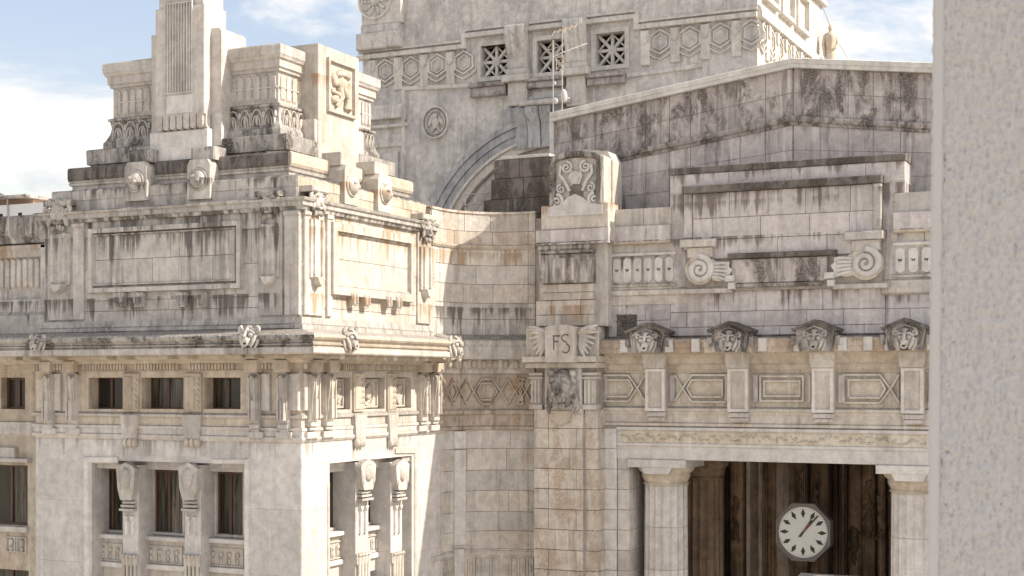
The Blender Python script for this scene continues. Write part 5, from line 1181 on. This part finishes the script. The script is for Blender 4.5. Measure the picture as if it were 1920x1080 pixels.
# bracket pilasters between them
for a, b, y0, ym, y1 in ((957,993,46,112,165),(1066,1102,35,100,158)):
    u0, u1 = hu(a), hu(b); c, h = (u0+u1)/2, (u1-u0)/2; pm = (a+b)/2
    p = put('window_bracket', MB().extr([(0,hv(ym+18,pm)),(.35,hv(ym+18,pm)),(.5,hv(ym,pm)),(.9,hv(y0+40,pm)),(1.15,hv(y0+20,pm)),(1.1,hv(y0+8,pm)),(.7,hv(y0,pm)),(0,hv(y0-3,pm))], u0, u1), 'stucco_grey', hall, AF)
    for k in range(4): put('reed', MB().tube([(u0+h*.25+k*h*.5,hv(y0+14,pm),1.05),(u0+h*.25+k*h*.5,hv(y0+34,pm),.92),(u0+h*.25+k*h*.5,hv(ym-5,pm),.5)], h*.2, 6), 'stucco_grey', p, AF)
    put('bracket_base', MB().box(u0-.3,u1+.3,hv(ym+44,pm),hv(ym+30,pm),0,.9,.06).box(u0-.1,u1+.1,hv(ym+30,pm),hv(ym+18,pm),0,.6,.06).box(u0,u1,hv(200,pm),hv(ym+44,pm),0,.45,.04), 'stucco_trim', p, AF)
for a, b, y0, y1 in ((886,952,158,182),(992,1061,147,166),(1105,1174,140,160)):
    r = AF.rect(a,y0,b,y1); put('window_ledge', MB().box(r[0],r[1],r[2],r[3]-.25,0,.5,.05).box(r[0],r[1],r[3]-.25,r[3],0,.75,.05), 'gable_stone', hall, AF)
# raised string moulding and relief frieze
zA, zB_ = hv(92,740)-.42, hv(57,1034)+.25
pts = [(hx0-.3,zA),(hu(872),zA),(hu(872),zB_),(hu(1194),zB_),(hu(1194),zA),(hx1+.02,zA)]
put('string_moulding', MB().ribbon(pts, .42, 0, .34).ribbon([(x,y+(.42 if 1 else 0)) for x, y in pts], .24, 0, .18), 'stucco_trim', hall, AF)
hexm = MB(); hr = .82
hexm.ribbon([(hr*math.cos(R(30+60*k)), hr*math.sin(R(30+60*k))) for k in range(6)], .16, 0, .16, True); hexm.ribbon([(hr*.66*math.cos(R(30+60*k)), hr*.66*math.sin(R(30+60*k))) for k in range(6)], .12, 0, .10, True)
hexm.ribbon([(-1.0,-.62),(-.5,-.95),(0,-1.18),(.5,-.95),(1.0,-.62)], .14, 0, .16); hexm.ribbon([(-1.0,.2),(-1.0,-.62)], .12, 0, .14); hexm.ribbon([(1.0,.2),(1.0,-.62)], .12, 0, .14)
hexme = hexm.fix('hexagon_relief')
stm = MB().box(-.34,.34,-1.5,.9,0,.18,.05).prism([(-.26,.2),(0,-.1),(.26,.2),(.26,.8),(-.26,.8)], .18, .30).fix('relief_strip')
zH = zA-1.12
xs = []; u = hu(683)+.4
st = (hu(885)-hu(690))/4.0
for k in range(4):
    c = hu(724)+st*(k-.0)-.0; 
    if c < hu(880): put('hexagon_relief', hexme, 'stucco_trim', hall, AF, c, zH, 0)
    put('relief_strip', stm, 'stucco_trim', hall, AF, c-st/2, zH, 0)
for k in range(5):
    c = hu(1238)+st*(k-1)*.98
    if k: put('hexagon_relief', hexme, 'stucco_trim', hall, AF, c, zH, 0)
    if c+st/2 < hx1-.3: put('relief_strip', stm, 'stucco_trim', hall, AF, c+st/2, zH, 0)
# sunlit side of the hall
put('side_wall', MB().box(YH+.006, YH+18, hz0, hz1+.006, -1.2, .008), 'stucco_trim', hall, AS)
put('side_moulding', MB().extr([(0,zA-.2),(.34,zA-.1),(.34,zA+.2),(.2,zA+.6),(0,zA+.65)], YH, YH+18), 'stucco_trim', hall, AS)
for k in range(7):
    c = YH+1.1+st*k*.98; put('hexagon_relief', hexme, 'stucco_trim', hall, AS, c, zH, 0); put('relief_strip', stm, 'stucco_trim', hall, AS, c+st/2, zH, 0)
for k in range(3): put('side_panel', MB().ring(YH+1+4.2*k, YH+4.6+4.2*k, zA+1.2, hz1-.6, .4, 0, .35), 'stucco_trim', hall, AS)
put('eave', MB().box(YH-.2, YH+18.2, hz1-.02, hz1+.4, -1.5, .4, .05), 'stucco_trim', hall, AS)
# left end: rosette block on its projecting base
r = AF.rect(684,-60,758,48); put('rosette_block', MB().box(r[0],r[1],r[2],r[3],0,.5,.06), 'stucco_trim', hall, AF)
r2 = AF.rect(677,56,758,94); put('block_base', MB().box(r2[0],r2[1],r2[2],r2[3]-.3,-1,.8,.08).box(r2[0]+.3,r2[1]-.1,r2[3]-.3,r2[3]+.3,-1,.6,.06), 'stucco_grey', hall, AF)
cu_, cv_ = hu(710), hv(5,710); m = MB().ell((cu_,cv_,.5),(.4,.4,.25),10,8)
for k in range(10): a = 2*math.pi*k/10; m.ell((cu_+.72*math.cos(a),cv_+.72*math.sin(a),.5),(.42,.17,.16),8,6,a)
put('rosette', m, 'stucco_trim', hall, AF)
put('rosette_ring', MB().ribbon([(cu_+1.3*math.cos(2*math.pi*k/24),cv_+1.3*math.sin(2*math.pi*k/24)) for k in range(24)], .2, .5, .68, True), 'stucco_trim', hall, AF)
# sunk panels and medallions
put('panel_border', MB().ribbon([(hu(757),hv(330,757)),(hu(757),hv(166,757)),(hu(884),hv(160,884)-.0)], .40, 0, .14), 'stucco_trim', hall, AF)
put('panel_border', MB().ribbon([(hu(1176),hv(142,1176)),(hu(1322),hv(122,1322)),(hu(1322),hv(200,1322))], .40, 0, .14), 'stucco_grey', hall, AF)
put('end_ledge', MB().box(hx0,hu(757),hv(224,730),hv(198,730),0,.45,.05).box(hx0,hu(766),hv(240,730),hv(234,730),0,.3,.04), 'stucco_grey', hall, AF)
put('end_pilaster', MB().ring(hu(700),hu(762),hv(420,730),hv(268,730),.35,0,.2).box(hu(718),hu(748),hv(420,730),hv(286,730),0,.12,.04), 'stucco_grey', hall, AF)
for i, (a, y) in enumerate(((818,230),(1246,196))):
    cu_, cv_ = hu(a), hv(y, a); rr = 30*sc_
    md = put('medallion', MB().ribbon([(cu_+rr*.92*math.cos(2*math.pi*k/36),cv_+rr*1.0*math.sin(2*math.pi*k/36)) for k in range(36)], rr*.16, 0, .26, True).ribbon([(cu_+rr*.68*math.cos(2*math.pi*k/36),cv_+rr*.74*math.sin(2*math.pi*k/36)) for k in range(36)], rr*.08, 0, .18, True), 'stucco_trim', hall, AF)
    m = MB(); m.ell((cu_,cv_-.05,.05),(rr*.28,rr*.40,.22),10,8,.2,.35,2+i); m.ell((cu_-rr*.05,cv_+rr*.42,.06),(rr*.20,rr*.18,.22),10,8,0,.2,3)
    for s in (-1,1): m.ell((cu_+s*rr*.36,cv_+rr*.08,.05),(rr*.13,rr*.42,.16),8,6,s*.5,.2,4); m.tube([(cu_+s*rr*.1,cv_-rr*.3,.1),(cu_+s*rr*.3,cv_-rr*.58,.08)],rr*.08,6)
    put('medallion_relief', m, 'stucco_grey', md, AF)
# patches of newer stucco
for a, b, y0, y1 in ((1330,1415,98,138),(1000,1058,170,185)):
    r = AF.rect(a,y0,b,y1); put('stucco_patch', MB().box(r[0],r[1],r[2],r[3],0,.012,.01), 'travertine_white', hall, AF)
# ------------------------------------------------------------------ statue at the end of the hall
sxp = hx1+.9; syp = sy(1557, sxp); zs0 = zat(135, sxp, syp); zs1 = zat(46, sxp, syp); sh3 = zs1-zs0
stt = thing('statue', 'weathered draped stone figure on the sunlit end of the arched hall', 'statue', (sxp, syp, zs0))
m = MB(); prof = []
k_ = sh3/3.6
m.lathe([(.001,0),(.62,0),(.60,.3),(.50,1.0),(.42,1.7),(.50,2.2),(.56,2.6),(.50,2.9),(.22,3.0),(.15,3.06),(.14,3.12)], 18, rf=lambda t, v: 1+.10*math.sin(7*t+v*1.3))
m.ell((0,3.32,.02),(.20,.27,.23),12,9,0,.08,1); m.tube([(.48,2.75,0),(.62,2.1,.12),(.30,1.7,.42)],[.17,.15,.10],8); m.tube([(-.48,2.75,0),(-.66,2.1,.05),(-.58,1.4,.15)],[.17,.15,.10],8); m.ell((-.58,1.28,.18),(.1,.16,.08),8,6); m.ell((.24,1.7,.48),(.1,.09,.12),8,6)
body = link('figure', m.fix('figure'), 'travertine_tan', stt, Matrix.Translation((sxp,syp,zs0)) @ Matrix.Rotation(R(90),4,'X') @ Matrix.Rotation(R(25),4,'Y') @ Matrix.Diagonal((k_*.85,k_,k_*.85,1)))
put('pedestal', MB().box(-1,1,-6,0,-1,1,.1), 'stucco_trim', stt, None and AF or Frame('F', syp), sxp, zs0, 0)
# wire down from the eave
wire = link('stay_wire', MB().tube([(hx1+.4,syp-2.2,hz1+.3),(hx1+.9,syp+.7,zat(60,hx1+.9,syp+.7)),(hx1+2.4,syp+1.2,zat(128,hx1+2.4,syp+1.2))],.035,6).fix('stay_wire'), 'metal_rail', None, I4)
tag(wire, 'thin wire slanting down past the stone statue', 'wire')
# ------------------------------------------------------------------ antennas on the gable roof
TFm = Frame('F', YG+1.6)
def mast(a, y0, y1, label):
    u, v0, v1 = TFm.u(a), TFm.v(y1, a), TFm.v(y0, a)
    t = thing('antenna_mast', label, 'antenna', (u, YG+1.6, v0), 'antenna masts on the gable roof'); put('pole', MB().tube([(u,v0-.8,0),(u,v1,0)],.02,8), 'metal_light', t, TFm); return t, u
def pxy(a, y): return (TFm.u(a), TFm.v(y, a))
t, u = mast(1037, 75, 224, 'thin pale mast with two small dishes, left of the antenna pair')
for a, y, r in ((1040,157,.11),(1041,190,.19)):
    x, z = pxy(a, y); put('dish', MB().ell((x+.05,z,.12),(r*.72,r,r*.32),14,8,.5), 'metal_light', t, TFm)
for y, l in ((92,.30),(140,.16)):
    x, z = pxy(1037, y); put('aerial_bar', MB().tube([(x-l,z-.03,0),(x+l,z+.05,.05)],.018,6), 'metal_light', t, TFm)
t, u = mast(1054, 58, 224, 'taller pale mast with yagi aerials and a large dish, right of the pair')
x, z = pxy(1061, 181); put('dish', MB().ell((x,z,.25),(.18,.36,.13),18,10,.15), 'metal_light', t, TFm)
put('dish_arm', MB().tube([(x+.05,z-.35,.3),(x+.42,z-.22,.62)],.02,6).ell((x+.42,z-.22,.62),(.06,.05,.06),8,6), 'metal_light', t, TFm)
p0, p1 = pxy(1042,64), pxy(1076,46)
put('aerial_boom', MB().tube([(*p0,.3),(*p1,-.3)],.02,6), 'metal_copper', t, TFm)
for k in range(5):
    f = k/4; x, z = p0[0]+(p1[0]-p0[0])*f, p0[1]+(p1[1]-p0[1])*f; put('aerial_rod', MB().tube([(x-.04,z-.16,.3-.6*f+.1),(x+.04,z+.16,.3-.6*f-.1)],.012,5), 'metal_copper', t, TFm)
p0, p1 = pxy(1046,104), pxy(1098,84)
put('aerial_boom', MB().tube([(*p0,.2),(*p1,.1)],.016,6), 'metal_light', t, TFm)
for k in range(9):
    f = k/8; x, z = p0[0]+(p1[0]-p0[0])*f, p0[1]+(p1[1]-p0[1])*f; l = .26-.016*k; put('aerial_rod', MB().tube([(x-l*.7,z-l*.5,.3),(x+l*.7,z+l*.5,0)],.012,5), 'metal_light', t, TFm)
put('reflector', MB().ring(p0[0]-.1,p0[0]+.35,p0[1]-.75,p0[1]-.1,.03,.0,.03).tube([(p0[0]-.1,p0[1]-.3,0),(p0[0]+.7,p0[1]-.1,0)],.015,5).tube([(p0[0]-.1,p0[1]-.5,0),(p0[0]+.6,p0[1]-.35,0)],.015,5), 'metal_copper', t, TFm)
# ------------------------------------------------------------------ roof railing behind the curved wall
RF = Frame('F', YM+3.4); m = MB()
rl = thing('roof_railing', 'thin metal railing on the flat roof below the great arch', 'railing', (RF.u(890), YM+3.4, 27))
x0, x1, z0, z1 = RF.u(872), RF.u(908), RF.v(403,890), RF.v(364,890)
for x in (x0, (x0+x1)/2, x1): put('post', MB().tube([(x,z0-.6,0),(x,z1,0)],.03,6), 'metal_rail', rl, RF)
for z in (z1, (z0+z1)/2): put('rail', MB().tube([(x0,z,0),(x1+.6,z+.05,0)],.028,6), 'metal_rail', rl, RF)
put('brace', MB().tube([(x0,z0-.4,-.2),(x1+.6,z1+.6,-.2)],.03,6), 'metal_rail', rl, RF)
# ------------------------------------------------------------------ far house at the left edge
FF = Frame('F', Y0+75)
far = thing('far_house', 'white house with low terracotta eave beyond the left parapet', 'house', (FF.u(20), Y0+80, 0))
x0, x1 = FF.u(-260), FF.u(86); zt = FF.v(383,30)
put('wall', MB().box(x0, x1, 0, zt, -12, 0), 'far_wall', far, FF)
put('upper_wall', MB().box(x0, FF.u(50), zt, FF.v(372,30), -10, -1), 'terracotta', far, FF)
put('eave', MB().box(x0, FF.u(56), FF.v(372,30), FF.v(366,30), -11, .6, .1), 'gable_stone', far, FF)
for a in (2, 38): x = FF.u(a); put('vent', MB().box(x-.25,x+.25,zt-1.35,zt-1.0,-.1,.06), 'dark_void', far, FF)
x = FF.u(16); put('downpipe', MB().tube([(x,0,.15),(x,FF.v(366,16),.15)],.09,6), 'metal_rail', far, FF)
FG = Frame('F', Y0+130)
hse = thing('green_roof_house', 'pale house with sea green pitched roof peeking at the far left', 'house', (FG.u(-20), Y0+135, 0))
put('wall', MB().box(FG.u(-160), FG.u(10), 0, FG.v(372,0), -12, 0), 'far_wall', hse, FG)
put('roof', MB().prism([(FG.u(-190),FG.v(372,0)),(FG.u(22),FG.v(372,0)),(FG.u(-4),FG.v(357,0)),(FG.u(-80),FG.v(325,0)),(FG.u(-160),FG.v(357,0))], -13, .6), 'green_roof', hse, FG)
# ------------------------------------------------------------------ near rendered wall at the right edge
NW = Frame('F', 4.1)
nu, nw_ = NW.u(1741), .12
near = thing('near_wall', 'rough pale rendered wall end close to the camera at the right', 'wall', (nu+.5, 4.4, 0))
NX, NZ = 210, 560; x1 = nu+.62; z0, z1 = H-.85, H+1.45
vs = []; 
for j in range(NZ+1):
    for i in range(NX+1):
        x = nu+.030+(x1-nu-.030)*i/NX; z = z0+(z1-z0)*j/NZ
        d = .007*noise.noise(Vector((x*75, z*48, 1.0)))+.007*noise.noise(Vector((x*150, z*120, 4.0)))+.006*noise.noise(Vector((x*30, z*14, 7.0)))
        g = noise.noise(Vector((x*70, z*70, 11)))
        if g > .60: d -= .02*(g-.60)/.4
        if i < 8: d -= .006*(1-i/8)
        vs.append((x, z, d))
m = MB(); m.add(vs, [(j*(NX+1)+i, j*(NX+1)+i+1, (j+1)*(NX+1)+i+1, (j+1)*(NX+1)+i) for j in range(NZ) for i in range(NX)], True)
lean = Matrix.Translation((nu, 4.1, H)) @ Matrix.Rotation(R(.55), 4, 'Y') @ Matrix.Translation((-nu, -4.1, -H))
def nput(name, mb, mat): return link(name, mb.mesh(name) if name == 'render_coat' else mb.fix(name), mat, near, lean @ NW.m(0,0,0))
nput('render_coat', m, 'stucco_near')
vs = []
for j in range(NZ+1):
    z = z0+(z1-z0)*j/NZ; e = .004*noise.noise(Vector((3, z*40, 0)))+.0015*noise.noise(Vector((9, z*110, 0)))
    for i in range(7):
        x = nu+.034*i/6; d = .001+.0022*noise.noise(Vector((x*80, z*55, 21))); 
        if i == 0: x += e; d -= .012
        if i == 6: d -= .009
        vs.append((x, z, d))
m = MB(); m.add(vs, [(j*7+i, j*7+i+1, (j+1)*7+i+1, (j+1)*7+i) for j in range(NZ) for i in range(6)], True)
nput('render_coat', m, 'stucco_near')
nput('wall_core', MB().box(nu+.004, nu+2.2, 0, H+4, -.5, -.014), 'stucco_near')
nput('upper_coat', MB().box(nu, nu+.62, z1, H+4, -.014, 0), 'stucco_near'); nput('lower_coat', MB().box(nu, nu+.62, 0, z0, -.014, 0), 'stucco_near')
# ------------------------------------------------------------------ ground
g = link('ground', MB().add([(-1500,-1500,0),(1500,-1500,0),(1500,1500,0),(-1500,1500,0)], [(0,1,2,3)]).mesh('ground'), 'paving', None, I4); tag(g, 'pale stone paving far below the station', None, 'structure')
